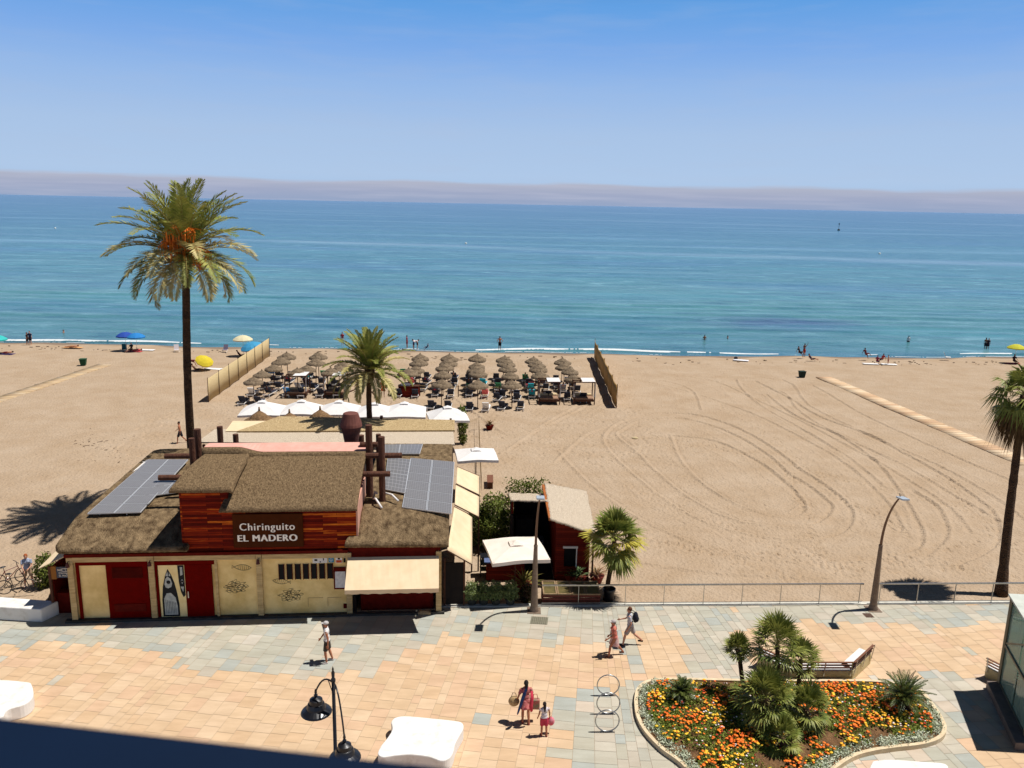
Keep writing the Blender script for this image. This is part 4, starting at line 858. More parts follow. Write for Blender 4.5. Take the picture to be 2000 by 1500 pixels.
# hedge pots along the promenade
for k, px in enumerate((921, 944, 968, 996)):
    g_ = G(px, 1185, 0); g_.z = -.05; g_.y += .25; bush('potted shrub in the row by the promenade kerb, %s from the left' % ORD[k], g_, (.36, .36, .44), 20+k, 2200, .045, G_BUSHD, 'potted shrubs along the kerb', True, 'potted plant', 'potted_shrub')
bush('tall green climbing shrub left of the open shed beside the hut', G(962, 1068, SZ), (.85, 1.0, 1.5), 31, 4500, .085, None)
bush('dark shrub between the shade sail and the folded parasol', G(935, 1060, SZ), (.8, 1.0, 1.1), 32, 3500, .08, G_BUSHD)
bush('yellow green shrub rising behind the hut and shed roofs', Vector((.9, 42.9, SZ)), (1.7, .8, 1.65), 33, 6000, .08, None)
bush('leafy shrub growing at the left end of the side stall', G(92, 1145, SZ), (.5, .5, .85), 34, 1800, .07, None)
bush('tall climbing plant on the post at the end of the reed roof', G(903, 868, SZ), (.35, .35, 1.5), 35, 1500, .09, None)
bush('purple leaved plant beside the potted shrubs', G(1030, 1175, SZ), (.35, .35, .45), 36, 1200, .07, mat('purple_leaf', A(96, 50, 44, 1.6), A(90, 96, 48, 1.6), 6, .6))
def pot_plant(label, base, kind, seed, m, potm, s_=1.):
    t_ = thing('potted_plant', label, 'potted plant', base, group='plants in red pots by the hut'); MB().lathe([(.0, 0), (.2*s_, 0), (.3*s_, .3*s_), (.33*s_, .34*s_), (.27*s_, .34*s_), (0, .3*s_)], 16).build('pot', potm, t_)
    r2 = np.random.default_rng(seed); V = []
    for k in range(60):
        az = r2.uniform(0, 6.28); el = R(r2.uniform(15, 85)); l = s_*r2.uniform(.35, .7); d = Vector((math.cos(az)*math.cos(el), math.sin(az)*math.cos(el), math.sin(el))); q = Vector((-math.sin(az), math.cos(az), 0))*.028
        b0 = Vector((0, 0, .3*s_)); m_ = b0+d*l*.6; tip = b0+d*l+Vector((math.cos(az), math.sin(az), -.6))*l*.25; V += [b0, m_-q, m_+q, m_-q, tip, m_+q]
    tris('leaves', V, m, t_); return t_
PT = mat('red_pot', A(150, 60, 44, 1.3), A(128, 48, 36, 1.3), 3, .7)
pot_plant('spiky green potted plant on the left in front of the hut wall', G(1112, 1133, SZ), 0, 41, G_FAN, PT)
pot_plant('spiky pale green plant in a red pot in front of the hut door', G(1130, 1139, SZ), 0, 42, mat('aloe_green', A(126, 150, 100, 1.6), A(96, 124, 76, 1.6), 4), PT, 1.1)
pot_plant('reddish leafed plant in a red pot beside the young palm', G(1165, 1138, SZ), 0, 43, mat('croton_leaf', A(186, 130, 104, 1.5), A(120, 120, 60, 1.5), 5), PT, 1.15)
pot_plant('tuft of tall yellow grass beside the stall counter', G(1022, 1160, SZ), 0, 44, mat('yellow_grass', A(176, 160, 84, 1.6), A(130, 128, 60, 1.6), 5), PT, 1.5)
pot_plant('dark wooden tub of twigs standing alone on the open sand', G(956, 839, SZ), 0, 45, mat('croton_leaf', (1, 1, 1, 1)), M_MAROON, 1.1)
# ================================================================ THE FLOWER BED
out_ = [(1238,1375),(1243,1352),(1262,1336),(1300,1331),(1380,1332),(1480,1334),(1600,1334),(1720,1336),(1790,1350),(1815,1372),(1838,1405),(1848,1430),(1836,1450),(1800,1462),(1750,1468),(1700,1476),(1660,1490),(1600,1530),(1500,1580),(1400,1570),(1330,1500),(1290,1470),(1258,1436),(1242,1405)]
bo = [G(x, y, 0) for x, y in out_]; bo = [p for p in smooth_pts(bo+[bo[0]], 5)][:-1]; cen = sum(bo, Vector())/len(bo)
def inset(P_, d):
    n = len(P_); r_ = []
    for i in range(n):
        t = (P_[(i+1) % n]-P_[i-1]).normalized(); q = Vector((-t.y, t.x, 0)); q = q if q.dot(cen-P_[i]) > 0 else -q; r_.append(P_[i]+q*d)
    return r_
bi = inset(bo, .13); n_ = len(bo); kb = MB()
for P_, z in ((bo, -.02), (bo, .17), (bi, .17), (bi, -.02)): kb.v += [(p.x, p.y, z) for p in P_]
kb.f = [(k*n_+i, k*n_+(i+1) % n_, (k+1)*n_+(i+1) % n_, (k+1)*n_+i) for k in range(3) for i in range(n_)]
fb_ = thing('flower_bed', 'large kidney shaped flower bed with a pale kerb on the promenade', 'flower bed', (0, 0, 0))
kb.build('kerb', mat('bed_kerb', A(240, 220, 184, 1.3), A(220, 196, 158, 1.3), 4, .8), fb_)
sb_ = MB(); sb_.v = [(p.x, p.y, .1) for p in bi]+[tuple(cen+(p-cen)*.55+Vector((0, 0, .24))) for p in bi]+[(cen.x, cen.y, .3)]
sb_.f = [(i, (i+1) % n_, n_+(i+1) % n_, n_+i) for i in range(n_)]+[(n_+i, n_+(i+1) % n_, 2*n_) for i in range(n_)]
sb_.build('soil', mat('soil', A(150, 112, 74, 1.4), A(112, 80, 52, 1.4), 5, .95, bump=.6, bscale=15), fb_)
def inbed(x, y): return inpoly(x, y, bi)
bx = [p.x for p in bi]; by = [p.y for p in bi]
def edge_d(x, y): return min((Vector((x, y, 0))-p).length for p in bi)
bare = [G(1560, 1478), G(1500, 1500), G(1340, 1480), G(1720, 1450), G(1620, 1455)]
def scatter(n, seed, cond):
    r2 = np.random.default_rng(seed); o_ = []
    while len(o_) < n:
        x, y = r2.uniform(min(bx), max(bx)), r2.uniform(max(22.5, min(by)), max(by))
        if inbed(x, y) and cond(x, y, r2): o_.append((x, y))
    return o_
def zb(x, y): return .12+.12*min(1, edge_d(x, y)/1.5)
def clump(x, y, t): return math.sin(x*2.1+t)*math.sin(y*2.7+2*t)+.6*math.sin(x*4.9+t*3)*math.sin(y*5.3+t)
def cbare(x, y, r2): return all((Vector((x, y, 0))-p).length > .35+.3*r2.random() for p in bare)
P_ = []
for i, (x, y) in enumerate(scatter(2300, 5, lambda x, y, r2: edge_d(x, y) > .3 and cbare(x, y, r2))):
    P_.append(leaves(26, (.13, .13, .10), i, .035, (x, y, zb(x, y)+.06)))
tag(leafobj('flower_foliage', np.vstack(P_), mat('low_foliage', A(112, 138, 46, 1.25), A(164, 168, 76, 1.25), 3, .7, trans=.1)), 'low green foliage of the bedding plants in the flower bed', 'foliage', kind='stuff')
P_ = []
for i, (x, y) in enumerate(scatter(420, 6, lambda x, y, r2: .06 < edge_d(x, y) < .42 and (x < 6.2 or y < 25.3 or x > 14.6))):
    P_.append(leaves(36, (.15, .15, .12), i, .035, (x, y, .17)))
tag(leafobj('silver_edging_plants', np.vstack(P_), mat('silver_leaf', A(226, 228, 202, 1.15), A(190, 200, 168, 1.15), 5, .8)), 'silvery grey border plants along the rim of the flower bed', 'border plants', kind='stuff')
def flowers(name, n, seed, m, lab, cond, s_=.058):
    r2 = np.random.default_rng(seed); V = []; F_ = []; prof = [(.35, -.02), (1.0, .25), (.75, .6), (.2, .75)]
    for x, y in scatter(n, seed, cond):
        q = s_*r2.uniform(.6, 1.25); z = zb(x, y)+r2.uniform(.12, .24); o = len(V); a0 = r2.uniform(0, 6); tx, ty = r2.normal(0, .3, 2)
        for rr, zz in prof:
            for k in range(6): a = a0+k*math.pi/3; V.append((x+q*rr*math.cos(a)+tx*q*zz, y+q*rr*math.sin(a)+ty*q*zz, z+q*zz*.8+q*.3*math.cos(a)*tx))
        for j in range(3):
            for k in range(6): F_.append((o+j*6+k, o+j*6+(k+1) % 6, o+(j+1)*6+(k+1) % 6, o+(j+1)*6+k))
        F_ += [(o+18, o+19, o+20, o+21), (o+18, o+21, o+22, o+23)]
    tag(npmesh(name, V, F_, m), lab, 'flowers', kind='stuff')
cb = lambda t, th: (lambda x, y, r2: edge_d(x, y) > .3 and cbare(x, y, r2) and clump(x, y, t)+r2.normal(0, .45) > th and abs((Vector((x, y, 0))-G(1500, 1410)).length) > .55)
flowers('orange_flowers', 1000, 11, mat('orange_petal', A(250, 140, 30, 1.15), A(232, 96, 26, 1.15), 3, .6), 'orange bedding flowers massed in the flower bed', lambda x, y, r2: cb(1, .1 if x > 10 else .45)(x, y, r2))
flowers('yellow_flowers', 640, 12, mat('yellow_petal', A(252, 206, 56, 1.15), A(248, 176, 40, 1.15), 3, .6), 'yellow bedding flowers scattered in the flower bed', cb(2.3, .35))
flowers('white_flowers', 260, 13, mat('white_petal', A(250, 244, 236, 1.15), A(240, 214, 214, 1.15), 3, .6), 'white and blush bedding flowers dotted through the flower bed', cb(4, .1), .035)
flowers('red_flowers', 150, 14, mat('red_petal', A(206, 60, 34, 1.2), A(170, 44, 40, 1.2), 3, .6), 'red bedding flowers dotted through the flower bed', cb(5.2, .35), .042)
# ================================================================ STREET FURNITURE
def railing(label, x0, x1, posts):
    t_ = thing('railing', label, 'railing', (0, 0, 0), group='steel railings along the sand'); ey_ = lambda x: edge_y(x)+.10
    MB().bar((x0, ey_(x0), 1.0), (x1, ey_(x1), 1.0), .06).build('top_rail', M_STEEL, t_); MB().bar((x0, ey_(x0), .13), (x1, ey_(x1), .13), .025).build('lower_rail', M_STEEL, t_)
    for x in posts: MB().bar((x, ey_(x), .03), (x, ey_(x), .97), .022, .05).build('post', M_STEEL, t_)
px_ = [G(x, 1188, 0).x for x in (1130, 1222, 1298, 1376, 1452, 1528, 1605, 1684)]
railing('long steel railing from the hut to the right hand street lamp', G(1058, 1190, 0).x, px_[-1]+.15, px_)
px_ = [G(x, 1186, 0).x for x in (1722, 1797, 1871, 1945)]; px_ += [px_[-1]+1.75*k for k in range(1, 5)]
railing('steel railing to the right of the right hand street lamp', px_[0]-.15, px_[-1], px_)
M_POLE = mat('galvanised_pole', A(148, 128, 108, 1.25), A(120, 100, 84, 1.25), 4, .6, metal=.2, spec=.4)
def lamp(label, base):
    t_ = thing('street_lamp', label, 'street lamp', base, group='curved street lamps by the railing')
    MB().tube([(0, 0, 0), (0, 0, .25), (0, 0, 3.1)], [.22, .165, .085], 14).tube([(0, 0, 3.1), (0, 0, 3.16)], [.095, .085], 14).build('pole', M_POLE, t_, smooth=False)
    MB().box(-.3, .3, -.3, .3, 0, .02).build('base_plate', M_POLE, t_)
    pts = [(0+.1*(k/12)**2, -1.0*(k/12)**2.0, 3.1+2.9*(k/12)*(1-.07*(k/12)**2)) for k in range(13)]
    MB().tube(pts, [.06-.002*k for k in range(13)], 10).build('arm', mat('arm_brown', A(120, 92, 74, 1.2), rough=.5, metal=.3), t_, smooth=True)
    q = Matrix.Translation(pts[-1]) @ Matrix.Rotation(R(-8), 4, 'X')
    h_ = MB().box(-.17, .17, -.5, .08, -.05, .02, q).build('lamp_head', mat('lamp_grey', A(196, 204, 210, 1.2), rough=.4, metal=.3), t_, bevel=.015)
    MB().box(-.13, .13, -.45, -.02, -.065, -.052, q).build('lens', mat('lens', A(230, 234, 236, 1.2), rough=.2), h_); MB().tube([pts[-1], (pts[-1][0], pts[-1][1]+.1, pts[-1][2]+.12)], .025, 8).build('bracket', M_POLE, h_)
lamp('curved street lamp standing between the white stall parasol and the glazed planter', G(1043, 1193, 0)); lamp('curved street lamp between the two railings on the right', G(1705, 1190, 0))
def grate(label, cs, m):
    c_ = [G(x, y, .004) for x, y in cs]; t_ = thing('drain_cover', label, 'drain cover', sum(c_, Vector())/4, group='metal covers set in the paving'); o_ = t_.location
    MB().slab([p-o_+Vector((0, 0, .008)) for p in c_], .006).build('plate', m, t_)
    a = MB()
    for k in range(1, 9): u = c_[0].lerp(c_[1], k/9)-o_; v = c_[3].lerp(c_[2], k/9)-o_; a.bar(u+Vector((0, 0, .012)), v+Vector((0, 0, .012)), .012)
    a.build('ribs', mat('grate_dark', A(90, 84, 72)), t_)['kind'] = 'stuff'
grate('speckled grey metal cover by the foot of the left street lamp', [(1038, 1204), (1071, 1206), (1069, 1220), (1035, 1218)], mat('grate', A(150, 146, 124), A(110, 106, 90), 40, .6))
grate('rusty brown metal cover by the foot of the right street lamp', [(1684, 1198), (1700, 1198), (1708, 1206), (1692, 1206)], mat('rust_plate', A(140, 100, 82), A(120, 84, 66), 20, .7))
# ---- black lantern
lb = T(650, 1305, 18.); t_ = thing('lantern_post', 'black two armed lantern post with bell shaped lamps in the foreground', 'street lamp', (lb.x, 18, 0))
zt = lb.z; MB().tube([(0, 0, 0), (0, 0, .6), (0, 0, .7), (0, 0, zt-.35)], [.11, .09, .055, .042], 12).build('pole', M_BLACK, t_, smooth=True)
MB().lathe([(.042, -.38), (.06, -.36), (.06, -.3), (.035, -.26), (.045, -.12), (.02, -.06), (.028, -.03), (.002, .05)], 12, Matrix.Translation((0, 0, zt))).build('finial', M_BLACK, t_, smooth=True)
def bell(dx, dy, dz):
    az = math.atan2(dy, dx); pts = []; r0 = math.hypot(dx, dy)
    for k in range(9): s_ = k/8; pts.append((dx*s_, dy*s_, zt-.40+.14*math.sin(s_*math.pi*.8)-(.40+dz)*s_**2.2))
    MB().tube(pts, .022, 8).tube([(0, 0, zt-.75), (dx*.28, dy*.28, zt-.34)], .012, 6).build('arm', M_BLACK, t_, smooth=True)
    M_ = Matrix.Translation((dx, dy, zt-.80-dz))
    b_ = MB().lathe([(.0, .14), (.025, .13), (.035, .05), (.025, .02), (.05, -.02), (.03, -.08), (.10, -.11), (.16, -.14), (.17, -.24), (.20, -.25), (.23, -.33), (.24, -.37), (.36, -.45), (.385, -.49), (.37, -.50), (.2, -.42), (0, -.4)], 24, M_).build('lamp_shade', M_BLACK, t_, smooth=False)
    MB().lathe([(.19, -.47), (.18, -.56), (.12, -.64), (0, -.67)], 18, M_).build('glass_globe', mat('milky_glass', A(220, 214, 200), rough=.15, spec=.6), b_, smooth=True)
bell(-.47, .12, .0); bell(.40, -.75, .62)
# ---- seats of white concrete
def block(label, pts, z, base_z=0, smooth_=True, grp='white sculpted concrete seats'):
    P_ = [G(x, y, z) for x, y in pts]; P_ = smooth_pts(P_+[P_[0]], 4)[:-1] if smooth_ else P_; o_ = sum(P_, Vector())/len(P_); o_.z = 0
    t_ = MB().prism([(p.x-o_.x, p.y-o_.y) for p in P_], .0, z).build('concrete_seat', mat('white_concrete', A(214, 206, 192, 1.27), A(250, 246, 238, 1.27), 2.6, .6, bump=.05, thr=(.2, .5)), None, bevel=.035); t_.location = o_; tag(t_, label, 'seat', grp)
block('white sculpted concrete seat with waisted sides in the foreground centre', [(770, 1402), (790, 1398), (838, 1402), (885, 1407), (902, 1411), (905, 1421), (897, 1436), (889, 1452), (885, 1468), (876, 1481), (860, 1485), (835, 1477), (800, 1473), (770, 1475), (748, 1478), (738, 1472), (743, 1458), (757, 1440), (766, 1424), (764, 1410)], .48)
block('white sculpted concrete seat cut off by the left edge of the picture', [(-90, 1330), (-30, 1326), (48, 1331), (62, 1338), (64, 1360), (46, 1376), (14, 1386), (0, 1402), (-60, 1410), (-110, 1400), (-80, 1370)], .5)
block('white sculpted concrete seat at the bottom edge below the flower bed', [(1705, 1486), (1740, 1483), (1800, 1487), (1845, 1491), (1852, 1505), (1840, 1525), (1846, 1550), (1830, 1580), (1760, 1570), (1690, 1580), (1700, 1540), (1695, 1510)], .45)
# white wall seat at the left
P0, P1, P2, P3 = G(-80, 1206, 0), G(82, 1216, 0), G(93, 1204, 0), G(-80, 1190, 0)
t_ = MB().prism([(p.x, p.y) for p in (P0, P1, P1+Vector((.35, .75, 0)), P0+Vector((-.1, .9, 0)))], 0, .62).build('wall_bench', mat('white_concrete', (1, 1, 1, 1)), None, bevel=.04); tag(t_, 'long low white wall bench beside the parked bicycles', 'bench')
# ---- bench beside the flower bed
def polybench(name, label, pts, h_=.45, depth=.52, seat_to=1):
    o_ = pts[0].copy(); P_ = [p-o_ for p in pts]; t_ = thing(name, label, 'bench', o_, group='concrete benches with brown slatted backs'); n = len(P_)
    for i in range(n-1):
        d = (P_[i+1]-P_[i]).normalized(); q = Vector((-d.y, d.x, 0))*seat_to; a, b_ = P_[i], P_[i+1]; g_ = .004
        a = a+d*g_; b_ = b_-d*g_
        e1 = a+q*depth; e2 = b_+q*depth
        MB().prism([(p.x, p.y) for p in (a, b_, e2, e1)], 0, h_).build('seat_block', mat('bench_concrete', A(226, 208, 160, 1.3), A(206, 184, 132, 1.3), 2.5, .85, bump=.1), t_, bevel=.01)
        MB().prism([(p.x, p.y) for p in (a+q*.03, b_+q*.03, e2-q*.02, e1-q*.02)], h_+.002, h_+.035).build('seat', M_WHITE, t_)
        for k in range(3): zz = h_+.12+k*.13; off = q*(.03-.03*k)*.9; MB().bar(a+off+Vector((0, 0, zz)), b_+off+Vector((0, 0, zz)), .085, .03).build('back_slat', mat('bench_wood', A(140, 92, 66, 1.3), A(116, 74, 52, 1.3), 5, .6, stretch=(1, 6, 6)), t_)
        m_ = max(2, int((b_-a).length/.8)+1)
        for k in range(m_): p_ = a.lerp(b_, (k+.08)/(m_-1+.16)); MB().bar(p_-q*.03+Vector((0, 0, .25)), p_-q*.11+Vector((0, 0, h_+.46)), .04, .02).build('bracket', M_STEEL, t_)
bp = [G(1478, 1300), G(1550, 1331), G(1663, 1331), G(1700, 1296)]
polybench('angled_bench', 'angled concrete bench with brown slatted back behind the flower bed', bp)
b0, b1 = G(1922, 1322), G(1962, 1343); polybench('slatted_bench', 'concrete bench with slatted back beside the glass lift enclosure', [b0, b0+(b1-b0).normalized()*2.4])
# ---- ring bicycle rack
t_ = thing('bicycle_rack', 'bicycle rack of three upright steel rings on the blue grey paving', 'bicycle rack', G(1185, 1393, 0)); o_ = t_.location.copy()
for k, (cx, yb) in enumerate(((1187, 1358), (1187, 1394), (1185, 1429))):
    g_ = G(cx, yb, 0)-o_; r_ = .41
    MB().tube([(g_.x+r_*math.cos(a), g_.y, r_+.02+r_*math.sin(a)) for a in np.linspace(0, 2*math.pi, 33)], .022, 8).build('ring', M_STEEL, t_, smooth=True)
    MB().box(g_.x-.22, g_.x+.22, g_.y-.04, g_.y+.04, 0, .015).build('base_plate', M_STEEL, t_)
# ---- lift enclosure of glass at the right edge
kb0 = G(1950, 1347, 0); hh_ = 3.85; dv_ = Vector((-.30, -1, 0)).normalized(); du_ = Vector((1, -.06, 0)).normalized()
t_ = thing('lift_enclosure', 'glass and steel lift enclosure at the right edge of the promenade', 'lift', kb0)
c1, c2, c3, c4 = Vector(), dv_*3.4, dv_*3.4+du_*3, du_*3
m = bpy.data.materials.new('green_glass'); m.use_nodes = True; p = m.node_tree.nodes['Principled BSDF']; p.inputs['Base Color'].default_value = (.45, .62, .54, 1); p.inputs['Roughness'].default_value = .05
tr_ = m.node_tree.nodes.new('ShaderNodeBsdfTransparent'); tr_.inputs[0].default_value = (.55, .68, .62, 1); mx = m.node_tree.nodes.new('ShaderNodeMixShader'); mx.inputs[0].default_value = .62
m.node_tree.links.new(p.outputs[0], mx.inputs[1]); m.node_tree.links.new(tr_.outputs[0], mx.inputs[2]); m.node_tree.links.new(mx.outputs[0], m.node_tree.nodes['Material Output'].inputs[0]); M_GG = m
M_GS = mat('painted_steel_green', A(132, 124, 100, 1.3), A(118, 110, 88, 1.3), 4, .5)
for a, b_ in ((c1, c2), (c2, c3), (c3, c4), (c4, c1)):
    for z0, z1 in ((.35, 1.85), (1.93, hh_-.1)):
        for k in range(2):
            p0, p1 = a.lerp(b_, k/2+.02), a.lerp(b_, (k+1)/2-.02); q = [p0+Vector((0, 0, z0)), p1+Vector((0, 0, z0)), p1+Vector((0, 0, z1)), p0+Vector((0, 0, z1))]
            MB().slab(q, .015).build('glass_pane', M_GG, t_)
    for z in (.3, 1.89, hh_-.06): MB().bar(a+Vector((0, 0, z)), b_+Vector((0, 0, z)), .09, .08).build('beam', M_GS, t_)
    MB().bar(a+Vector((0, 0, .3)), a+Vector((0, 0, hh_-.02)), .14).build('column', M_GS, t_); MB().bar(a+Vector((0, 0, 1.95)), b_+Vector((0, 0, 3.7)), .06).build('brace', M_GS, t_)
MB().slab([c+Vector((0, 0, hh_+.06)) for c in (c1-du_*.15-dv_*.15, c2-du_*.15+dv_*.15, c3+du_*.15+dv_*.15, c4+du_*.15-dv_*.15)], .07).build('roof', mat('pale_roof', A(220, 222, 210, 1.3), A(200, 204, 192, 1.3), 3), t_)
MB().prism([((c).x, (c).y) for c in (c1-du_*.45-dv_*.1, c2-du_*.45+dv_*.4, c3+du_*.4+dv_*.4, c4+du_*.4-dv_*.1)], 0, .3).build('plinth', mat('dark_stone', A(130, 116, 106, 1.35), A(104, 92, 86, 1.35), 3, .7), t_, bevel=.02)
# ---- balcony rail under the camera
hz = H-.24; q0, q1 = G(-160, 1385, hz), G(1150, 1533, hz); d = (q1-q0).normalized(); q0 -= d*.4; q1 += d*.6; nb_ = Vector((d.y, -d.x, 0))
t_ = thing('balcony_rail', 'navy blue balcony handrail blurred in the near foreground', 'railing', (0, 0, 0))
M_NAVY = mat('navy_paint', A(4, 44, 84, 3.2), A(0, 36, 72, 3.2), 6, .7, spec=.15)
MB().slab([q0, q1, q1+nb_*.16, q0+nb_*.16], .05).build('handrail', M_NAVY, t_)
MB().slab([q0+nb_*.02-Vector((0, 0, .9)), q1+nb_*.02-Vector((0, 0, .9)), q1+nb_*.1-Vector((0, 0, .9)), q0+nb_*.1-Vector((0, 0, .9))], .04).build('lower_rail', M_NAVY, t_)
for k in range(9): p_ = q0.lerp(q1, (k+.5)/9)+nb_*.06; MB().bar(p_-Vector((0, 0, .9)), p_-Vector((0, 0, .05)), .02).build('baluster', M_NAVY, t_)
# ================================================================ STALL, HUT AND THINGS BESIDE THE RESTAURANT
def canopy(mb, hw, hd, rise, z, val=.16, n=10):
    vs = []; ring = []
    for k in range(4*n):
        s_, u = divmod(k, n); u = u/n*2-1; x, y = ((u*hw, -hd), (hw, u*hd), (-u*hw, hd), (-hw, -u*hd))[s_]; ring.append((x, y))
    lv = [(0., rise), (.5, rise*.52-.02), (1., 0), (1.003, -val)]
    for f_, zz in lv[1:]: vs += [(x*f_, y*f_, z+zz-(.03*math.cos(2*math.pi*(i % n)/n) if f_ >= 1 else 0)*-1*(-1)) for i, (x, y) in enumerate(ring)]
    o = len(mb.v); N4 = 4*n; mb.v += vs+[(0, 0, z+rise)]
    mb.f += [(o+j*N4+i, o+(j+1)*N4+i, o+(j+1)*N4+(i+1) % N4, o+j*N4+(i+1) % N4) for j in range(2) for i in range(N4)]+[(o+3*N4, o+i, o+(i+1) % N4) for i in range(N4)]
def parasol(label, base, rz, hw, z, group, rise=.5, m=None, name='square_parasol', off=0):
    t_ = thing(name, label, 'parasol', base, rz, group); mb = MB(); canopy(mb, hw, hw, rise, z); o_ = mb.build('canopy', m or M_CANVAS, t_); s_ = o_.modifiers.new('t', 'SOLIDIFY'); s_.thickness = .01
    mb = MB(); canopy(mb, .3, .3, .14, z+rise*.93, .05, 3); mb.build('vent', m or M_CANVAS, t_)
    MB().tube([(0, 0, 0), (0, 0, z+rise-.01)], .03, 8).build('pole', M_DARKWOOD, t_); MB().box(-.3, .3, -.3, .3, 0, .08).build('base', M_CONC, t_)
    for k in range(4): a = math.pi/4+k*math.pi/2; MB().bar((0, 0, z+rise*.4), (math.cos(a)*hw*1.35, math.sin(a)*hw*1.35, z-.02), .02).build('rib', M_DARKWOOD, t_)
    return t_
gg = 'white square parasols over the terrace'
for k, (x, y, hw) in enumerate(((512, 782, 1.5), (589, 781, 1.45), (662, 782, 1.5), (732, 786, 1.45), (790, 785, 1.6), (874, 793, 1.45))):
    c_ = G(x, y, 3.1); c_.z = SZ; parasol('white square parasol behind the reed roof, %s from the left in its row' % ORD[k], c_, TH+(.12 if k == 5 else 0), hw, 2.5, gg, .72)
c_ = G(930, 872, 3.05); c_.z = SZ; parasol('white parasol beside the farthest shade sail', c_, .15, 1.25, 2.7, gg, .35)
c_ = Vector((.31, 35.25, SZ)); t_ = parasol('wide cream white square parasol over the drinks stall', c_, .21, 1.32, 2.42, None, .32, mat('offwhite_canvas', A(252, 242, 228, 1.22), A(244, 230, 214, 1.22), 2, .8, trans=.1))
def straw(label, base, r_, z, h_, group, seed=0, name='thatched_parasol', m=None, top=.12):
    t_ = thing(name, label, 'parasol', base, group=group); mb = MB(); r2 = np.random.default_rng(seed); n = 28
    for (ra, za, rb, zb_) in ((.08, z+h_, r_*.62, z+h_*.36), (r_*.56, z+h_*.42, r_, z)):
        P_ = []; o = len(mb.v)
        for k in range(n): a = 2*math.pi*k/n; mb.v.append((ra*math.cos(a), ra*math.sin(a), za))
        for k in range(n): a = 2*math.pi*k/n; q = r2.uniform(-.03, .03); mb.v.append(((rb*.7+ra*.3)*math.cos(a), (rb*.7+ra*.3)*math.sin(a), (za*.3+zb_*.7)+.04+q))
        for k in range(n): a = 2*math.pi*k/n; q = r2.uniform(-.06, .04); mb.v.append(((rb+q)*math.cos(a), (rb+q)*math.sin(a), zb_+q))
        for k in range(n): a = 2*math.pi*k/n; q = r2.uniform(-.07, .03); mb.v.append(((rb*.97)*math.cos(a), (rb*.97)*math.sin(a), zb_-.12+q))
        mb.f += [(o+j*n+k, o+(j+1)*n+k, o+(j+1)*n+(k+1) % n, o+j*n+(k+1) % n) for j in range(3) for k in range(n)]
    mb.tube([(0, 0, z+h_-.05), (0, 0, z+h_+top)], [.09, .05], 8); mb.build('thatch', m or M_STRAW, t_, smooth=True)
    MB().tube([(0, 0, 0), (0, 0, z+h_-.02)], .035, 8).build('pole', M_LOG, t_); return t_
M_STRAW = mat('straw_thatch', A(120, 102, 80, 1.4), A(170, 148, 120, 1.4), 7, .95, bump=.5, bscale=20, stretch=(1, 1, .5))
M_STRAWB = mat('brown_straw', A(124, 94, 62, 1.4), A(176, 140, 100, 1.4), 7, .95, bump=.5, bscale=20)
for k, (x, y) in enumerate(((506, 797), (565, 801), (625, 795))):
    c_ = G(x, y, 3.3); c_.z = SZ; straw('brown straw parasol behind the straw coloured roof, %s from the left' % ORD[k], c_, 1.15, 2.45, .8, 'brown straw parasols on the terrace', k, 'straw_parasol', M_STRAWB, .28)
c_ = G(950, 1065, SZ); t_ = thing('folded_parasol', 'folded beige parasol standing upright by the shade sails', 'parasol', c_); MB().lathe([(.05, .6), (.14, .75), (.17, 1.2), (.12, 1.9), (.10, 2.3), (.02, 2.7)], 9).build('canopy', mat('beige_canvas', A(214, 196, 166, 1.3), A(180, 160, 130, 1.3), 9), t_); MB().tube([(0, 0, 0), (0, 0, 2.8)], .03, 8).build('pole', M_DARKWOOD, t_)
# hut
hb = G(1083, 1135, SZ); t_ = thing('beach_hut', 'red brown plank hut with a sloping bleached reed roof next to an open shed', 'hut', hb, .03); y1_ = 4.6
hw_ = 1.66; hm = MB(); hm.add([(0, 0, 0), (.42, 0, 0), (.42, 0, 1.15), (0, 0, 1.15)], [(0, 1, 2, 3)])
hm = MB().box(0, .42, 0, .1, 0, 2.3).box(1.02, hw_, 0, .1, 0, 2.3).box(.42, 1.02, 0, .1, 0, .75).box(.42, 1.02, 0, .1, 1.75, 2.3)
hm.add([(0, 0, 2.3), (hw_, 0, 2.3), (hw_, 0, 2.62), (0, 0, 3.28), (0, .1, 2.3), (hw_, .1, 2.3), (hw_, .1, 2.62), (0, .1, 3.28)], [(0, 1, 2, 3), (7, 6, 5, 4)])
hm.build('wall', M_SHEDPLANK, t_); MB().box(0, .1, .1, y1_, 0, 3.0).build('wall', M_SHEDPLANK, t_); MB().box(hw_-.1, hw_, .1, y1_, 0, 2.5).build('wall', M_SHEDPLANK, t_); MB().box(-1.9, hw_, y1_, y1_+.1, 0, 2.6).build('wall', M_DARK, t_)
wd_ = MB().box(.42, 1.02, .12, .14, .75, 1.75).build('window', M_GLASSD, t_); MB().box(.36, 1.08, -.06, -.0, 1.74, 1.84).build('lintel', M_WHITE, wd_); MB().box(1.0, 1.05, -.04, 0, .75, 1.74).build('frame', M_WHITE, wd_)
def TB(p): return p-hb
rz_ = [(-.32, -.55, 3.46), (hw_+.22, -.5, 2.66), (hw_+.35, 4.9, 2.9), (-.25, 4.95, 3.3)]
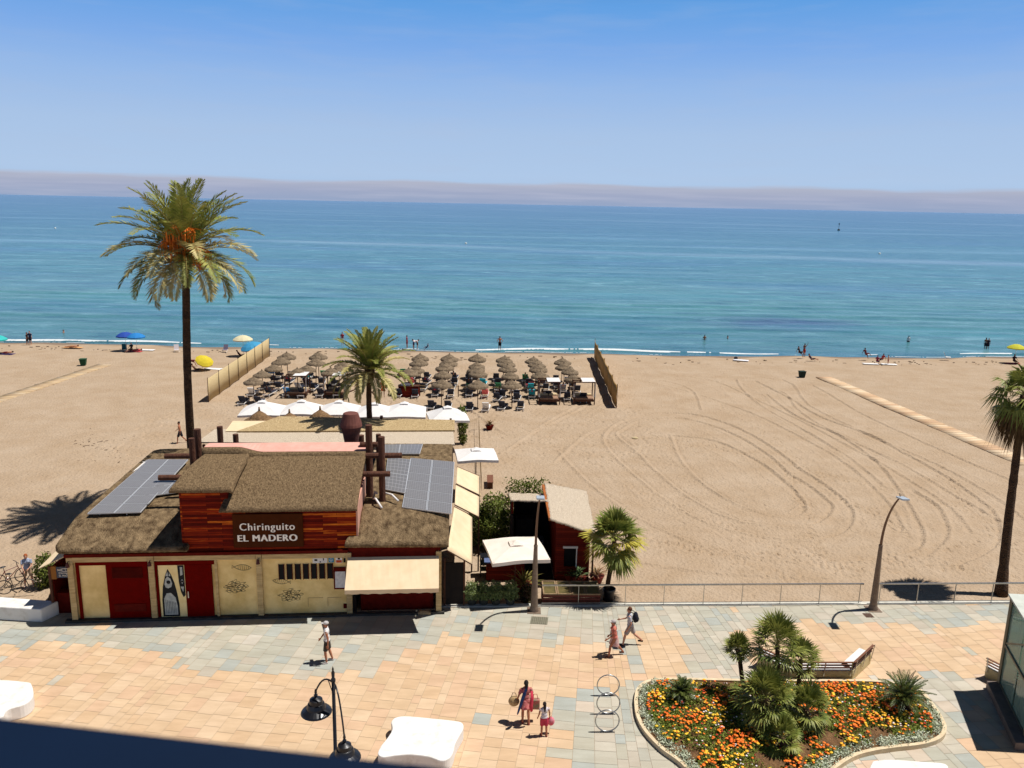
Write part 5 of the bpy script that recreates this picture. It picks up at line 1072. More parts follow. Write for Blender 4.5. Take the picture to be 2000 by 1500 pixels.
def reed(name, q, par, th=.09, nn=26, seed=1):
    q = [Vector(p) for p in q]; r2 = np.random.default_rng(seed); P_ = []
    for i in range(nn+1):
        for j in range(nn+1):
            a, b_ = i/nn, j/nn; p_ = (q[0]*(1-a)+q[1]*a)*(1-b_)+(q[3]*(1-a)+q[2]*a)*b_; P_.append(p_+Vector((r2.normal(0, .012), r2.normal(0, .03) if j in (0, nn) else 0, r2.normal(0, .012))))
    f = [(i*(nn+1)+j, (i+1)*(nn+1)+j, (i+1)*(nn+1)+j+1, i*(nn+1)+j+1) for i in range(nn) for j in range(nn)]
    o_ = npmesh(name, [tuple(p) for p in P_], f, M_REED, par); s_ = o_.modifiers.new('t', 'SOLIDIFY'); s_.thickness = th; s_.offset = -1; return o_
reed('reed_roof', rz_, t_)
rr_ = [G(x, y, 3.25)-hb for x, y in ((1066, 975), (1000, 974), (998, 962), (1080, 966))]
sr = [G(1000, 975, 3.3)-hb, G(1070, 977, 3.3)-hb, G(1082, 965, 2.65)-hb, G(998, 962, 2.65)-hb]
for q_ in sr: q_.z += hb.z*0
reed('reed_roof', sr, t_, seed=2)
MB().box(-2.0, -.05, .2, 1.2, .0, .05).build('floor', M_DARK, t_); MB().box(-1.8, -.9, 3.2, 3.9, .06, 1.9).build('cabinet', M_DARK, t_)  # dark colour of floor and added cabinet stands in for the shed's shade
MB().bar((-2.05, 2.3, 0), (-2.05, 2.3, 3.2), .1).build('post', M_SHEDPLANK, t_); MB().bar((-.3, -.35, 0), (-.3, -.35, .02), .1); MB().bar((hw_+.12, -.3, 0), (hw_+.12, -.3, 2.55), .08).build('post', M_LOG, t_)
MB().box(-2.1, -2.0, 1.9, y1_, 0, 2.6).build('wall', M_DARK, t_); MB().bar((-.33, -.4, 3.36), (-.33, 4.8, 3.2), .14).build('fascia', mat('orange_fascia', A(190, 112, 50, 1.3), A(160, 90, 40, 1.3), 4), t_); MB().box(-1.85, -.05, 1.2, 4.5, -.02, .06).build('floor', M_DARK, t_)  # shed wall and floor coloured dark to stand for the shade inside
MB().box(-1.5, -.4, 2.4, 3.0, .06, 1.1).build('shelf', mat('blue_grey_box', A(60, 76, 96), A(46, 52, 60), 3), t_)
# drinks stall under the parasol
c_ = G(985, 1128, SZ); t_ = thing('drinks_stall', 'dark wooden drinks stall with blue grey counter under the cream parasol', 'stall', c_, .05)
MB().box(-.9, .95, -.3, .3, 0, .95).build('body', M_SHEDPLANK, t_); MB().box(-1.0, 1.05, -.42, .4, .95, 1.0).build('counter_top', mat('counter_blue', A(120, 136, 176, 1.3), A(84, 96, 132, 1.3), 5, .4), t_)
for k in range(5): MB().lathe([(.0, 0), (.06, .0), (.08, .06), (.05, .11), (0, .12)], 10, Matrix.Translation((.2+.13*k, -.1+.1*(k % 2), 1.0))).build('coconut', mat('straw_ball', A(226, 190, 140), A(190, 150, 100), 4), t_)
c_ = G(955, 1122, SZ); t_ = thing('metal_trolley', 'black metal trolley standing left of the drinks stall', 'trolley', c_, .1)
for z in (.3, .65, 1.0): MB().box(-.45, .3, -.25, .25, z, z+.03).build('shelf', M_BLACK, t_)
for x in (-.42, .27):
    for y in (-.22, .22): MB().bar((x, y, 0), (x, y, 1.05), .035).build('leg', M_BLACK, t_)
# glazed planter
a_, b_ = G(1060, 1186, 0), G(1173, 1186, 0); t_ = thing('glazed_planter', 'long low maroon slatted planter with four glazed lids by the railing', 'planter', Vector((a_.x, a_.y+.22, -.1)), math.atan2(b_.y-a_.y, b_.x-a_.x)); lw = (b_-a_).length; hp = .62
for k in range(4): MB().box(0, lw, 0, .04, .02+k*.15, .13+k*.15).build('slat', mat('planter_maroon', A(120, 58, 44, 1.3), A(98, 44, 34, 1.3), 4), t_)
MB().box(0, .04, .05, 1.0, 0, hp).box(lw-.04, lw, .05, 1.0, 0, hp).box(0.05, lw-.05, .97, 1.0, 0, hp).build('side', mat('planter_maroon', (1, 1, 1, 1)), t_)
for k in range(4):
    x0, x1 = k*lw/4+.01, (k+1)*lw/4-.01; z0, z1 = hp+.01, hp+.14
    f_ = MB()
    for q0_, q1_ in (((x0, 0, z0), (x1, 0, z0)), ((x0, 1.0, z1), (x1, 1.0, z1)), ((x0+.03, .03, z0+.01), (x0+.03, .97, z1)), ((x1-.03, .03, z0+.01), (x1-.03, .97, z1))): f_.bar(q0_, q1_, .06)
    l_ = f_.build('lid', mat('worn_wood', A(176, 150, 112, 1.3), A(140, 112, 82, 1.3), 5), t_); MB().slab([(x0+.06, .04, z0+.0), (x1-.06, .04, z0), (x1-.06, .96, z1-.01), (x0+.06, .96, z1-.01)], .01).build('glass', mat('dusty_glass', A(122, 108, 66, 1.3), A(92, 84, 52, 1.3), 4, .3, spec=.6), l_)
c_ = G(1189, 1173, SZ); t_ = thing('waste_bin', 'black plastic waste bin beside the young palm trunk', 'bin', c_); MB().lathe([(0, 0), (.2, 0), (.27, .58), (.29, .6), (.25, .6), (.18, .05), (0, .04)], 18).build('body', M_BLACK, t_); MB().lathe([(.27, .54), (.3, .55), (.3, .62), (.27, .62)], 18).build('rim', M_BLACK, t_)
# wooden benches and small things on the sand by the restaurant
c_ = G(957, 948, SZ); t_ = thing('wooden_bench', 'plain brown wooden bench on the sand near the shade sails', 'bench', c_, R(92)); MB().box(-.75, .75, -.2, .2, .42, .47).build('seat', mat('bench_wood', (1, 1, 1, 1)), t_)
for x in (-.65, .65): MB().box(x-.04, x+.04, -.18, .18, 0, .42).build('leg', M_DARKWOOD, t_)
t_ = thing('bamboo_fence', 'thin see through bamboo fence between the restaurant and the open sand', 'fence', (0, 0, 0)); f0, f1 = G(905, 900, SZ), G(952, 838, SZ)
a = G(908, 850, SZ); b_ = G(935, 838, SZ); c_ = G(940, 960, SZ)
for (p0, p1) in ((a, b_), (b_, c_)):
    n = int((p1-p0).length/.28); cl = MB()
    for k in range(n+1): p_ = p0.lerp(p1, k/n); cl.tube([p_, p_+Vector((0, 0, 1.05))], .012, 4)
    cl.build('canes', M_REED2, t_)['kind'] = 'stuff'; MB().bar(p0+Vector((0, 0, .9)), p1+Vector((0, 0, .9)), .02).build('rail', M_REED2, t_)
# ---- bicycles
def ring(mb, c, r_, w_, M=None, n=24): return mb.tube([(c[0]+r_*math.cos(a), c[1], c[2]+r_*math.sin(a)) for a in np.linspace(0, 2*math.pi, n+1)], w_, 6, M, cap=False)
def bicycle(label, base, rz, m):
    t_ = thing('bicycle', label, 'bicycle', base, rz, 'bicycles behind the white wall bench')
    for x in (-.52, .52):
        w_ = ring(MB(), (x, 0, .34), .33, .022).build('wheel', M_BLACK, t_, smooth=True); sp_2 = MB()
        for k in range(10): a = k*math.pi/5; sp_2.tube([(x, 0, .34), (x+.32*math.cos(a), 0, .34+.32*math.sin(a))], .003, 3)
        sp_2.build('spokes', M_STEEL, w_)['kind'] = 'stuff'
    f_ = MB()
    for q in (((-.52, 0, .34), (-.12, 0, .3)), ((-.12, 0, .3), (-.22, 0, .8)), ((-.52, 0, .34), (-.2, 0, .74)), ((-.12, 0, .3), (.36, 0, .72)), ((-.2, 0, .76), (.34, 0, .82)), ((.33, 0, .9), (.52, 0, .34))): f_.tube(q, .018, 6)
    f_.build('frame', m, t_); MB().tube([(-.22, 0, .8), (-.24, 0, .96)], .012, 6).build('seat_post', M_BLACK, t_); MB().ell((-.26, 0, .98), (.14, .07, .035)).build('saddle', M_BLACK, t_, smooth=True)
    MB().tube([(.33, 0, .9), (.33, 0, 1.02)], .014, 6).tube([(.3, -.3, 1.05), (.36, -.12, 1.02), (.33, 0, 1.02), (.36, .12, 1.02), (.3, .3, 1.05)], .014, 6).build('handlebar', M_BLACK, t_)
    ring(MB(), (-.12, 0, .3), .09, .012, n=14).build('chainring', M_STEEL, t_)
bicycle('black mountain bicycle parked nearest the standing woman', G(22, 1168, 0)+Vector((0, .45, 0)), .2, M_BLACK)
bicycle('dark red bicycle at the left edge behind the white wall bench', G(-4, 1162, 0)+Vector((0, 1.0, 0)), .9, mat('bike_red', A(110, 30, 30), rough=.4))
deck = MB().prism([(p.x, p.y) for p in [G(x, y, 0) for x, y in ((50, 1185), (88, 1185), (100, 1150), (125, 1150), (128, 1185), (140, 1212), (94, 1213))]], -.12, -.004).build('side_deck', mat('deck_boards', (1, 1, 1, 1))); deck['kind'] = 'structure'
# ================================================================ BEACH
def pk_(x, y): return G(x, y, SZ)
colr = [[(821, 691), (819, 701), (812, 710.5), (797, 720)], [(876, 691.5), (875, 700.5), (870.5, 709), (865.5, 720), (862, 740.5)], [(930.5, 692), (931, 703), (932.5, 711.5), (933, 719), (933.5, 743)],
        [(983, 693.5), (988, 702.5), (991.5, 711), (996.5, 722), (1001, 742)], [(1041, 696), (1047, 703), (1051.5, 711.5), (1055, 723.5)], [(1098.5, 697), (1103, 707), (1113, 714), (1122.5, 727)],
        [(560.5, 688.5), (550.5, 698.5), (533, 707.5), (512, 718), (493.5, 732)], [(621.5, 688.5), (615.5, 701), (599, 709), (580, 718)], [(670, 701), (661, 712), (646, 718)]]
CN = [q+' column of right block' for q in ORD[:6]]+['first column by left windbreak', 'second column by left windbreak', 'column by shorter palm']
RN = [q+' row from sea' for q in ORD[:5]]
proto = straw('x', (0, 0, 0), .93, 1.98, .5, 'thatched parasols over the sun loungers', 50); first = True
spots = []
for ci, col in enumerate(colr):
    for ri, (x, y) in enumerate(col):
        g_ = G(x, y, 2.42); g_.z = SZ-.01; o_ = proto if first else dup(proto); first = False
        o_.location = g_; o_.rotation_euler = (rng.normal(0, .03), rng.normal(0, .03), rng.uniform(0, 6)); o_['label'] = 'thatched beach parasol in %s, %s' % (RN[ri], CN[ci]); spots.append((g_, ri, ci)); s_ = rng.uniform(.93, 1.06); o_.scale = (s_,)*3
def lounger_proto():
    t_ = thing('sun_lounger', 'x', 'sun lounger', group='white framed sun loungers'); f_ = MB()
    for y in (-.3, .3): f_.box(y-.02, y+.02, -.95, .95, .27, .32)
    f_.box(-.32, .32, -.97, -.93, .25, .33).box(-.32, .32, .93, .97, .25, .33); f_.build('frame', M_WHITE, t_)
    for x in (-.28, .28):
        for y in (-.8, .8): MB().box(x-.025, x+.025, y-.025, y+.025, 0, .27).build('leg', M_WHITE, t_)
    MB().box(-.29, .29, -.25, .92, .325, .40).build('mattress', mat('navy_cushion', A(40, 44, 58, 1.2), A(54, 58, 74, 1.2), 4), t_, bevel=.02)
    MB().box(-.29, .29, -.75, 0, 0, .08, Matrix.Translation((0, -.25, .335)) @ Matrix.Rotation(R(-50), 4, 'X')).build('backrest', mat('navy_cushion', (1, 1, 1, 1)), t_, bevel=.02); return t_
lp_ = lounger_proto(); first = True; tw = {}
cloths = [('turquoise', (40, 170, 190)), ('green', (60, 130, 90)), ('coral pink', (232, 110, 110)), ('sky blue', (60, 150, 220)), ('white', (236, 234, 230)), ('striped grey', (140, 140, 150)), ('black', (24, 24, 28))]
nl = 0; lies = []
for (g_, ri, ci) in spots:
    for s_ in (-1, 1):
        o_ = lp_ if first else None; cl = None
        if rng.random() < .27 and not first: cl = cloths[rng.integers(len(cloths)-1)]
        if not first:
            sw = None
            if cl: mm = mat('towel_'+cl[0].replace(' ', '_'), A(*cl[1], 1.3), tuple(x*1.25 for x in A(*cl[1], 1.3)[:3])+(1,), 5); sw = {'mattress': mm, 'backrest': mm}
            o_ = dup(lp_, swap=sw)
        first = False; o_.location = (g_.x+s_*.72+rng.normal(0, .05), g_.y-.7+rng.normal(0, .15), SZ); o_.rotation_euler = (0, 0, rng.normal(0, .07))
        o_['label'] = ('%s lounger, %s side under parasol: %s, %s' % (cl[0] if cl else 'navy', 'left' if s_ < 0 else 'right', RN[ri], CN[ci])); lies.append(o_)
for k, (x, y) in enumerate(((972, 783), (1010, 783), (600, 742), (530, 735), (1035, 760), (785, 735))):
    lab = ('lounger with navy cushion in the gap of the front row', 'lounger with navy cushion at the right end of the front row', 'lounger with turquoise towel beside the left daybeds', 'lounger with sky blue towel near the left windbreak', 'lounger with coral pink towel left of the right hand daybeds', 'lounger with green towel behind the plank bar counter')[k]
    c_ = {2: 0, 3: 3, 4: 2, 5: 1}.get(k); sw = None
    if c_ is not None: mm = mat('towel_'+cloths[c_][0].replace(' ', '_'), A(*cloths[c_][1], 1.3), None); sw = {'mattress': mm, 'backrest': mm}
    dup(lp_, loc=pk_(x, y), rz=.1*(k-2), label=lab, swap=sw)
# daybeds with canopies
def daybed():
    t_ = thing('canopy_daybed', 'x', 'daybed', group='four poster daybeds')
    for x in (-.95, .95):
        for y in (-.9, .9): MB().bar((x, y, 0), (x, y, 2.05), .09).build('post', M_DARKWOOD, t_)
    for a, b_ in (((-1, -.9, 2.08), (1, -.9, 2.08)), ((-1, .9, 2.08), (1, .9, 2.08)), ((-.95, -1, 2.0), (-.95, 1, 2.0)), ((.95, -1, 2.0), (.95, 1, 2.0)), ((-1, 0, 2.08), (1, 0, 2.08))): MB().bar(a, b_, .07).build('beam', M_DARKWOOD, t_)
    MB().box(-.9, .9, -.85, .85, .25, .42).build('platform', M_DARKWOOD, t_); MB().box(-.85, .85, -.8, .8, .42, .56).build('mattress', mat('taupe_cushion', A(176, 140, 112, 1.3), A(150, 116, 92, 1.3), 4), t_, bevel=.03)
    MB().box(-.8, -.05, .3, .75, .56, .7).build('pillow', mat('cream_cushion', A(220, 196, 150)), t_, bevel=.03); MB().box(.05, .8, .3, .75, .56, .7).build('pillow', mat('cream_cushion', (1, 1, 1, 1)), t_, bevel=.03)
    mb = MB()
    for i in range(13): yy = -.9+1.8*i/12; zz = 2.14+.03*math.sin(i*2.4); mb.v += [(-.2, yy, zz), (.98, yy, zz+.02)]
    mb.f = [(2*i, 2*i+1, 2*i+3, 2*i+2) for i in range(12)]; o_ = mb.build('canopy_cloth', M_CANVAS, t_); s_ = o_.modifiers.new('t', 'SOLIDIFY'); s_.thickness = .012
    for x in (-.95, .95): MB().tube([(x, -.88, 1.95), (x*1.02, -.9, 1.2), (x, -.88, .7)], [.07, .05, .09], 8).build('tied_curtain', mat('grey_curtain', A(214, 210, 206, 1.3), A(170, 166, 164, 1.3), 8), t_)
    return t_
db = daybed(); first = True
for (x, y, lab) in ((577, 778, 'four poster daybed with white canopy in front of the left thatched parasols'), (653, 777, 'four poster daybed with grey curtains just left of the shorter palm'), (1072, 790, 'four poster daybed at the front right, left of its twin'), (1140, 790, 'four poster daybed nearest the right hand windbreak')):
    g_ = pk_(x, y); g_.y += .9; o_ = db if first else dup(db); first = False; o_.location = g_; o_['label'] = lab; o_.rotation_euler = (0, 0, .03)
# windbreaks
def windbreak(label, pts, h_, m, npn):
    t_ = thing('windbreak', label, 'windbreak', pts[0], group='cloth windbreaks at the sides of the lounger area'); o_ = pts[0]
    for i in range(npn+1):
        p_ = pts[0].lerp(pts[1], i/npn)-o_; MB().tube([p_-Vector((0, 0, .2)), p_+Vector((0, 0, h_+.15))], .028, 8).build('post', M_LOG, t_)
        if i < npn:
            q = pts[0].lerp(pts[1], (i+1)/npn)-o_; mb = MB(); d_ = (q-p_).normalized(); nn_ = Vector((-d_.y, d_.x, 0))
            for k in range(9): s_ = k/8; b_ = p_.lerp(q, s_)+nn_*.10*math.sin(math.pi*s_); mb.v += [tuple(b_+Vector((0, 0, .03))), tuple(b_+nn_*.05+Vector((0, 0, h_*.5))), tuple(b_+Vector((0, 0, h_-.05*math.sin(math.pi*s_))))]
            mb.f = [(3*k+j, 3*k+3+j, 3*k+4+j, 3*k+1+j) for k in range(8) for j in range(2)]; c_ = mb.build('cloth_panel', m, t_, smooth=True); s2 = c_.modifiers.new('t', 'SOLIDIFY'); s2.thickness = .015
windbreak('straw coloured cloth windbreak on the left of the lounger area', [pk_(408, 786), pk_(527, 696)], 2.15, mat('straw_cloth', A(226, 204, 156, 1.12), A(210, 186, 138, 1.12), 2, .9, stretch=(1, 1, 8), trans=.25), 7)
windbreak('olive brown cloth windbreak on the right of the lounger area', [pk_(1204, 797), pk_(1161, 697)], 2.1, mat('olive_cloth', A(196, 154, 86, 1.1), A(176, 134, 72, 1.1), 2, .9, stretch=(1, 1, 8), trans=.1), 6)
# bar counter, rope, arched driftwood
c_ = pk_(798, 776); t_ = thing('bar_counter', 'red brown plank bar counter on the sand beside the shorter palm', 'counter', c_); MB().box(-.95, .95, -.05, .6, 0, 1.05).build('body', M_SHEDPLANK, t_); MB().box(-1.0, 1.0, -.1, .65, 1.05, 1.1).build('counter_top', M_DARKWOOD, t_); MB().box(-.7, .1, .1, .4, 1.1, 1.3).build('tray', M_WHITE, t_)
t_ = thing('rope_fence', 'low rope fence in front of the lounger rows', 'fence', (0, 0, 0)); ps = [pk_(820, 773), pk_(895, 775), pk_(975, 776), pk_(1060, 777)]
for i, p_ in enumerate(ps):
    MB().tube([p_, p_+Vector((0, 0, 1.1))], .045, 8).build('post', M_LOG, t_)
    if i: MB().tube([ps[i-1]+Vector((0, 0, 1.0)), ps[i-1].lerp(p_, .5)+Vector((0, 0, .9)), p_+Vector((0, 0, 1.0))], .02, 5).build('rope', mat('rope', A(190, 160, 110)), t_)
c_ = pk_(705, 790); t_ = thing('driftwood_arch', 'curved driftwood arch on the sand behind the white parasols', 'arch', c_)
for s_ in (-1, 1): MB().tube([(s_*1.75, 0, 0), (s_*1.5, 0, .6), (s_*1.05, 0, 1.15), (s_*.55, 0, 1.35)], [.1, .09, .08, .05], 8).build('branch', M_DARKWOOD, t_, smooth=True)
# bins
def bin_(label, base, m):
    t_ = thing('wheeled_bin', label, 'bin', base, .2, 'green beach bins'); t_.scale = (.78, .78, .8); MB().add([(-.3, -.3, 0), (.3, -.3, 0), (.3, .3, 0), (-.3, .3, 0), (-.42, -.36, .8), (.42, -.36, .8), (.42, .38, .8), (-.42, .38, .8)], [(3, 2, 1, 0), (0, 1, 5, 4), (1, 2, 6, 5), (2, 3, 7, 6), (3, 0, 4, 7), (4, 5, 6, 7)]).build('body', m, t_, bevel=.03)
    MB().box(-.46, .46, -.4, .42, .81, .88).build('lid', m, t_, bevel=.02)
bin_('green plastic beach bin by the half buried walkway on the left', pk_(163, 713), mat('bin_green', A(40, 92, 60), A(30, 76, 48), 3)); bin_('dark green beach bin at the far end of the straight walkway', pk_(1566, 737), mat('bin_dark', A(30, 54, 40), A(24, 44, 34), 3))
# beach umbrellas
def brolly(label, base, r_, z, col, tilt=(0, 0), seed=0):
    t_ = thing('beach_umbrella', label, 'beach umbrella', base, group='fabric beach umbrellas along the shore'); t_.rotation_euler = (tilt[0], tilt[1], 0); m = mat('umb_%d_%d_%d' % col, A(*col, 1.2), tuple(x*.85 for x in A(*col, 1.2)[:3])+(1,), 3, trans=.25)
    c_ = MB().lathe([(.01, z+.42*r_), (.35*r_, z+.38*r_), (.7*r_, z+.22*r_), (r_, z), (r_*.99, z-.12), (.68*r_, z+.2*r_), (.01, z+.39*r_)], 10).build('canopy', m, t_); MB().tube([(0, 0, -.1), (0, 0, z+.5*r_)], .02, 6).build('pole', M_WHITE, t_); return t_
brolly('turquoise beach umbrella cut by the left edge', pk_(-4, 692), 1.15, 1.75, (70, 214, 208)); brolly('dark blue beach umbrella, left of the pair near the left palm', pk_(247, 685), 1.05, 1.8, (50, 90, 190)); brolly('bright blue beach umbrella, right of the pair near the left palm', pk_(268, 686), 1.05, 1.75, (50, 150, 226))
brolly('tilted yellow beach umbrella right behind the tall palm trunk', pk_(394, 722), .95, 1.25, (246, 224, 60), (.35, .45)); brolly('pale cream beach umbrella near the left windbreak', pk_(476, 696), 1.15, 2.0, (250, 240, 200)); brolly('light blue beach umbrella leaning by the left windbreak', pk_(498, 699), 1.25, 1.4, (80, 180, 226), (.2, -.2))
brolly('yellow green beach umbrella near the right edge', pk_(1981, 709), 1.05, 1.9, (230, 226, 70))
# towels and beach chairs
def towel(label, base, col, rz=0, w_=.8, l_=1.8):
    m_ = MB(); r2 = np.random.default_rng(int(base.x*10) % 99); n = 8
    for i in range(n+1):
        for j in range(n+1): m_.v.append((w_*(i/n-.5), l_*(j/n-.5), .05+r2.uniform(0, .02)))
    m_.f = [(i*(n+1)+j, (i+1)*(n+1)+j, (i+1)*(n+1)+j+1, i*(n+1)+j+1) for i in range(n) for j in range(n)]
    o_ = m_.build('beach_towel', mat('cloth_%d_%d_%d' % col, A(*col, 1.25), tuple(x*.9 for x in A(*col, 1.25)[:3])+(1,), 5), None, smooth=True); s_ = o_.modifiers.new('t', 'SOLIDIFY'); s_.thickness = .02; o_.location = base; o_.rotation_euler = (0, 0, rz); tag(o_, label, 'towel', 'beach towels')
towel('white beach towel beside the tilted yellow umbrella', pk_(417, 721), (246, 244, 240), 1.4); towel('white towel with dark bag on the sand right of the windbreak', pk_(1447, 704), (240, 240, 244), 1.2); towel('white towel left of the seated group on the right', pk_(1700, 711), (244, 240, 236), 1.5); towel('white towel right of the seated group on the right', pk_(1736, 712), (246, 244, 240), 1.4)
towel('white towel lying near the blue umbrella pair', pk_(287, 684), (244, 240, 236), 1.5); towel('orange towel under the person lying at the far left', pk_(142, 679), (226, 170, 110), 1.5, .8, 2.4); towel('purple towel under the person beneath the turquoise umbrella', pk_(12, 692), (70, 50, 110), 1.5); towel('coral towel under the person by the blue umbrellas', pk_(262, 687), (226, 90, 90), 1.5); towel('red towel under the yellow green umbrella on the right', pk_(1976, 710), (176, 50, 60), 1.5)
def bchair(label, base, rz, col):
    t_ = thing('beach_chair', label, 'beach chair', base, rz, 'low beach chairs'); m = mat('cloth_%d_%d_%d' % col, A(*col, 1.25), None)
    MB().box(-.27, .27, -.25, .3, .22, .25).build('seat', m, t_); MB().box(-.27, .27, 0, .03, 0, .62, Matrix.Translation((0, .3, .24)) @ Matrix.Rotation(R(-25), 4, 'X')).build('backrest', m, t_)
    for x in (-.27, .27): MB().bar((x, -.25, 0), (x, .3, .25), .03).build('leg', M_WHITE, t_); MB().bar((x, .35, 0), (x, -.2, .25), .03).build('leg', M_WHITE, t_)
bchair('empty grey folding beach chair on the sand near the cream umbrella', pk_(439, 687), 0, (120, 110, 130)); bchair('low white beach chair lying on the sand near the right shore', pk_(1852, 701), 1.2, (232, 232, 228)); bchair('low teal beach chair by the blue umbrella pair', pk_(243, 686), .4, (40, 110, 110)); bchair('white beach chair near the tall palm trunk', pk_(345, 687), .4, (210, 200, 200))
# buoys
t_ = thing('marker_buoy', 'dark marker buoy with a tall mast far out on the sea', 'buoy', G(1638, 450, SEA)); MB().lathe([(0, -.4), (1.1, -.3), (1.3, .4), (.9, 1.0), (.25, 1.3), (0, 1.3)], 14).build('float', M_BLACK, t_); MB().tube([(0, 0, 1.2), (0, 0, 6.8)], .16, 8).build('mast', M_BLACK, t_); MB().box(-.5, .5, -.1, .1, 5.3, 6.3).build('topmark', M_BLACK, t_)
for px, py, lab in ((1718, 496, 'small white buoy on the sea to the right'), (108, 446, 'small white buoy on the sea at the far left'), (910, 476, 'small white buoy on the sea in the middle')):
    o_ = MB().ell((0, 0, .1), (.5, .5, .45)).build('buoy', M_WHITE, None, smooth=True); o_.location = G(px, py, SEA); tag(o_, lab, 'buoy', 'small white buoys')
o_ = MB().ell((0, 0, 0), (.28, .2, .12)).build('stone', M_CONC, None, smooth=True); o_.location = G(1240, 856, SZ); tag(o_, 'single pale stone lying in the tyre tracked sand', 'stone')
o_ = MB().box(-.28, .28, -.1, .1, 0, .12).box(-.2, .2, -.08, .08, .121, .16).build('pale_brick', mat('brick_tan', A(206, 176, 130), A(170, 136, 100), 20), None, bevel=.01); o_.location = G(829, 1199, 0); tag(o_, 'pale bricks on the paving at the right end of the serving counter', 'brick')
# ================================================================ PEOPLE
SKIN = {'tan': mat('skin_tan', A(196, 130, 96, 1.3), A(182, 114, 82, 1.3), 5, .6), 'fair': mat('skin_fair', A(222, 166, 136, 1.3), A(208, 150, 120, 1.3), 5, .6), 'brown': mat('skin_brown', A(140, 88, 62, 1.3), A(126, 76, 52, 1.3), 5, .6)}
def cmat(c, c2=None): return mat('fabric_%d_%d_%d' % c, A(*c, 1.25), A(*(c2 or tuple(int(x*.85) for x in c)), 1.25), 7, .85)
def person(label, base, face, h_, pose, skin, top=None, bot=None, hair=(60, 40, 28), shoes=None, det=1, long_hair=0, cap=None, dress=0, group=None, woman=0, sleeves=1, name='person'):
    """pose: torso pitch, (thigh, shin) and (upper arm, forearm, spread) for each side, angles in degrees from straight down, forwards positive"""
    t_ = thing(name, label, 'person', base, face, group); k = h_/1.75; V = Vector; vox = (.0105 if det else .03)
    dn = lambda a, sp=0: V((math.sin(R(sp)), math.sin(R(a))*math.cos(R(sp)), -math.cos(R(a))*math.cos(R(sp))))
    tp = pose.get('t', 4); up_ = V((0, math.sin(R(tp)), math.cos(R(tp)))); pel = V((0, 0, 0)); sh_w = .19-.02*woman; J = {}
    chest = pel+up_*.36; nk = pel+up_*.53; hp = pose.get('head', tp*.5); hd_ = nk+V((0, math.sin(R(hp)), math.cos(R(hp))))*.155
    legs = []; arms = []
    for s_, lg, ar in ((-1, pose['l'][0], pose['l'][1]), (1, pose['r'][0], pose['r'][1])):
        hip = pel+V((s_*.09, 0, -.02)); spl = s_*(lg[2] if len(lg) > 2 else 1.5); kn = hip+dn(lg[0], spl)*.43; an = kn+dn(lg[1], spl*.5)*.42
        fd = V((s_*.15, 1, -.05)) if lg[1] < 60 else dn(lg[1]+75); toe = an+fd.normalized()*.17; legs.append((hip, kn, an, toe))
        sh = nk-up_*.07+V((s_*sh_w, 0, 0)); el_ = sh+dn(ar[0], s_*ar[2])*.29; fw = dn(ar[1], s_*(ar[3] if len(ar) > 3 else ar[2]*.4)); wr = el_+fw*.25; arms.append((sh, el_, wr, fw, s_))
    low = min([j.z for l in legs for j in l[:3]]+[pel.z-.10, chest.z-.1, hd_.z-.12])-.065; sh0 = V((0, 0, -low))
    if pose.get('wade'): sh0 = V((0, 0, -low-pose['wade']))
    f = lambda p: tuple((p+sh0)*k); sc = lambda x: [q*k for q in x] if hasattr(x, '__len__') else x*k
    b = MB(); Q = Matrix.Translation(f(chest)) @ Matrix.Rotation(-R(tp), 4, 'X')
    b.ell((0, 0, .03*k), sc((.155-.015*woman, .10, .19)), Q); b.ell((0, 0, -.2*k), sc((.12-.01*woman, .09, .16)), Q); Qp = Matrix.Translation(f(pel)) @ Matrix.Rotation(-R(tp), 4, 'X'); b.ell((0, 0, .01), sc((.155+.01*woman, .115, .13)), Qp)
    if woman: 
        for s_ in (-1, 1): b.ell((s_*.07*k, .075*k, .04*k), sc(.06), Q)
    b.tube([f(nk-up_*.06), f(nk+up_*.02), f(hd_)], sc([.075, .055, .055]), 10)
    b.ell(f(hd_), sc((.076, .095, .118))); b.ell(f(hd_+V((0, .045, -.06))), sc((.05, .05, .05)))
    b.ell(f(hd_+V((0, .10, -.015))), sc((.013, .02, .022)), n=8, m=6)
    for s_ in (-1, 1): b.ell(f(hd_+V((s_*.078, -.005, -.01))), sc((.012, .022, .032)), n=8, m=6)
    for hip, kn, an, toe in legs:
        b.tube([f(hip+V((0, 0, .05))), f(hip.lerp(kn, .35)), f(kn), f(kn.lerp(an, .3)), f(an)], sc([.085, .08, .052, .055, .034]), 12); b.tube([f(an+V((0, -.03, -.03))), f(an.lerp(toe, .5)+V((0, 0, -.035))), f(toe+V((0, 0, -.04)))], sc([.036, .036, .026]), 8)
    for sh, el_, wr, fw, s_ in arms:
        b.ell(f(sh), sc(.058)); b.tube([f(sh), f(sh.lerp(el_, .5)), f(el_), f(el_.lerp(wr, .35)), f(wr)], sc([.05, .044, .034, .036, .023]), 10)
        side = V((0, 1, 0))-fw*fw.y; side = side.normalized() if side.length > .2 else V((1, 0, 0)); pm_ = wr+fw*.05; nrm = fw.cross(side)
        b.tube([f(wr), f(wr+fw*.035+side*.0), f(wr+fw*.085)], sc([.024, .034, .03]), 8, sq=1)
        if det:
            for j, ln in enumerate((.062, .072, .068, .052)): o_ = wr+fw*.085+side*(.03-.02*j); b.tube([f(o_-fw*.02), f(o_+fw*ln*.55+nrm*.006*s_), f(o_+fw*ln+nrm*.022*s_)], sc([.0105, .010, .009]), 6)
            o_ = wr+fw*.035+side*.028; b.tube([f(o_), f(o_+side*.028+fw*.02), f(o_+side*.038+fw*.05)], sc([.013, .012, .010]), 6)
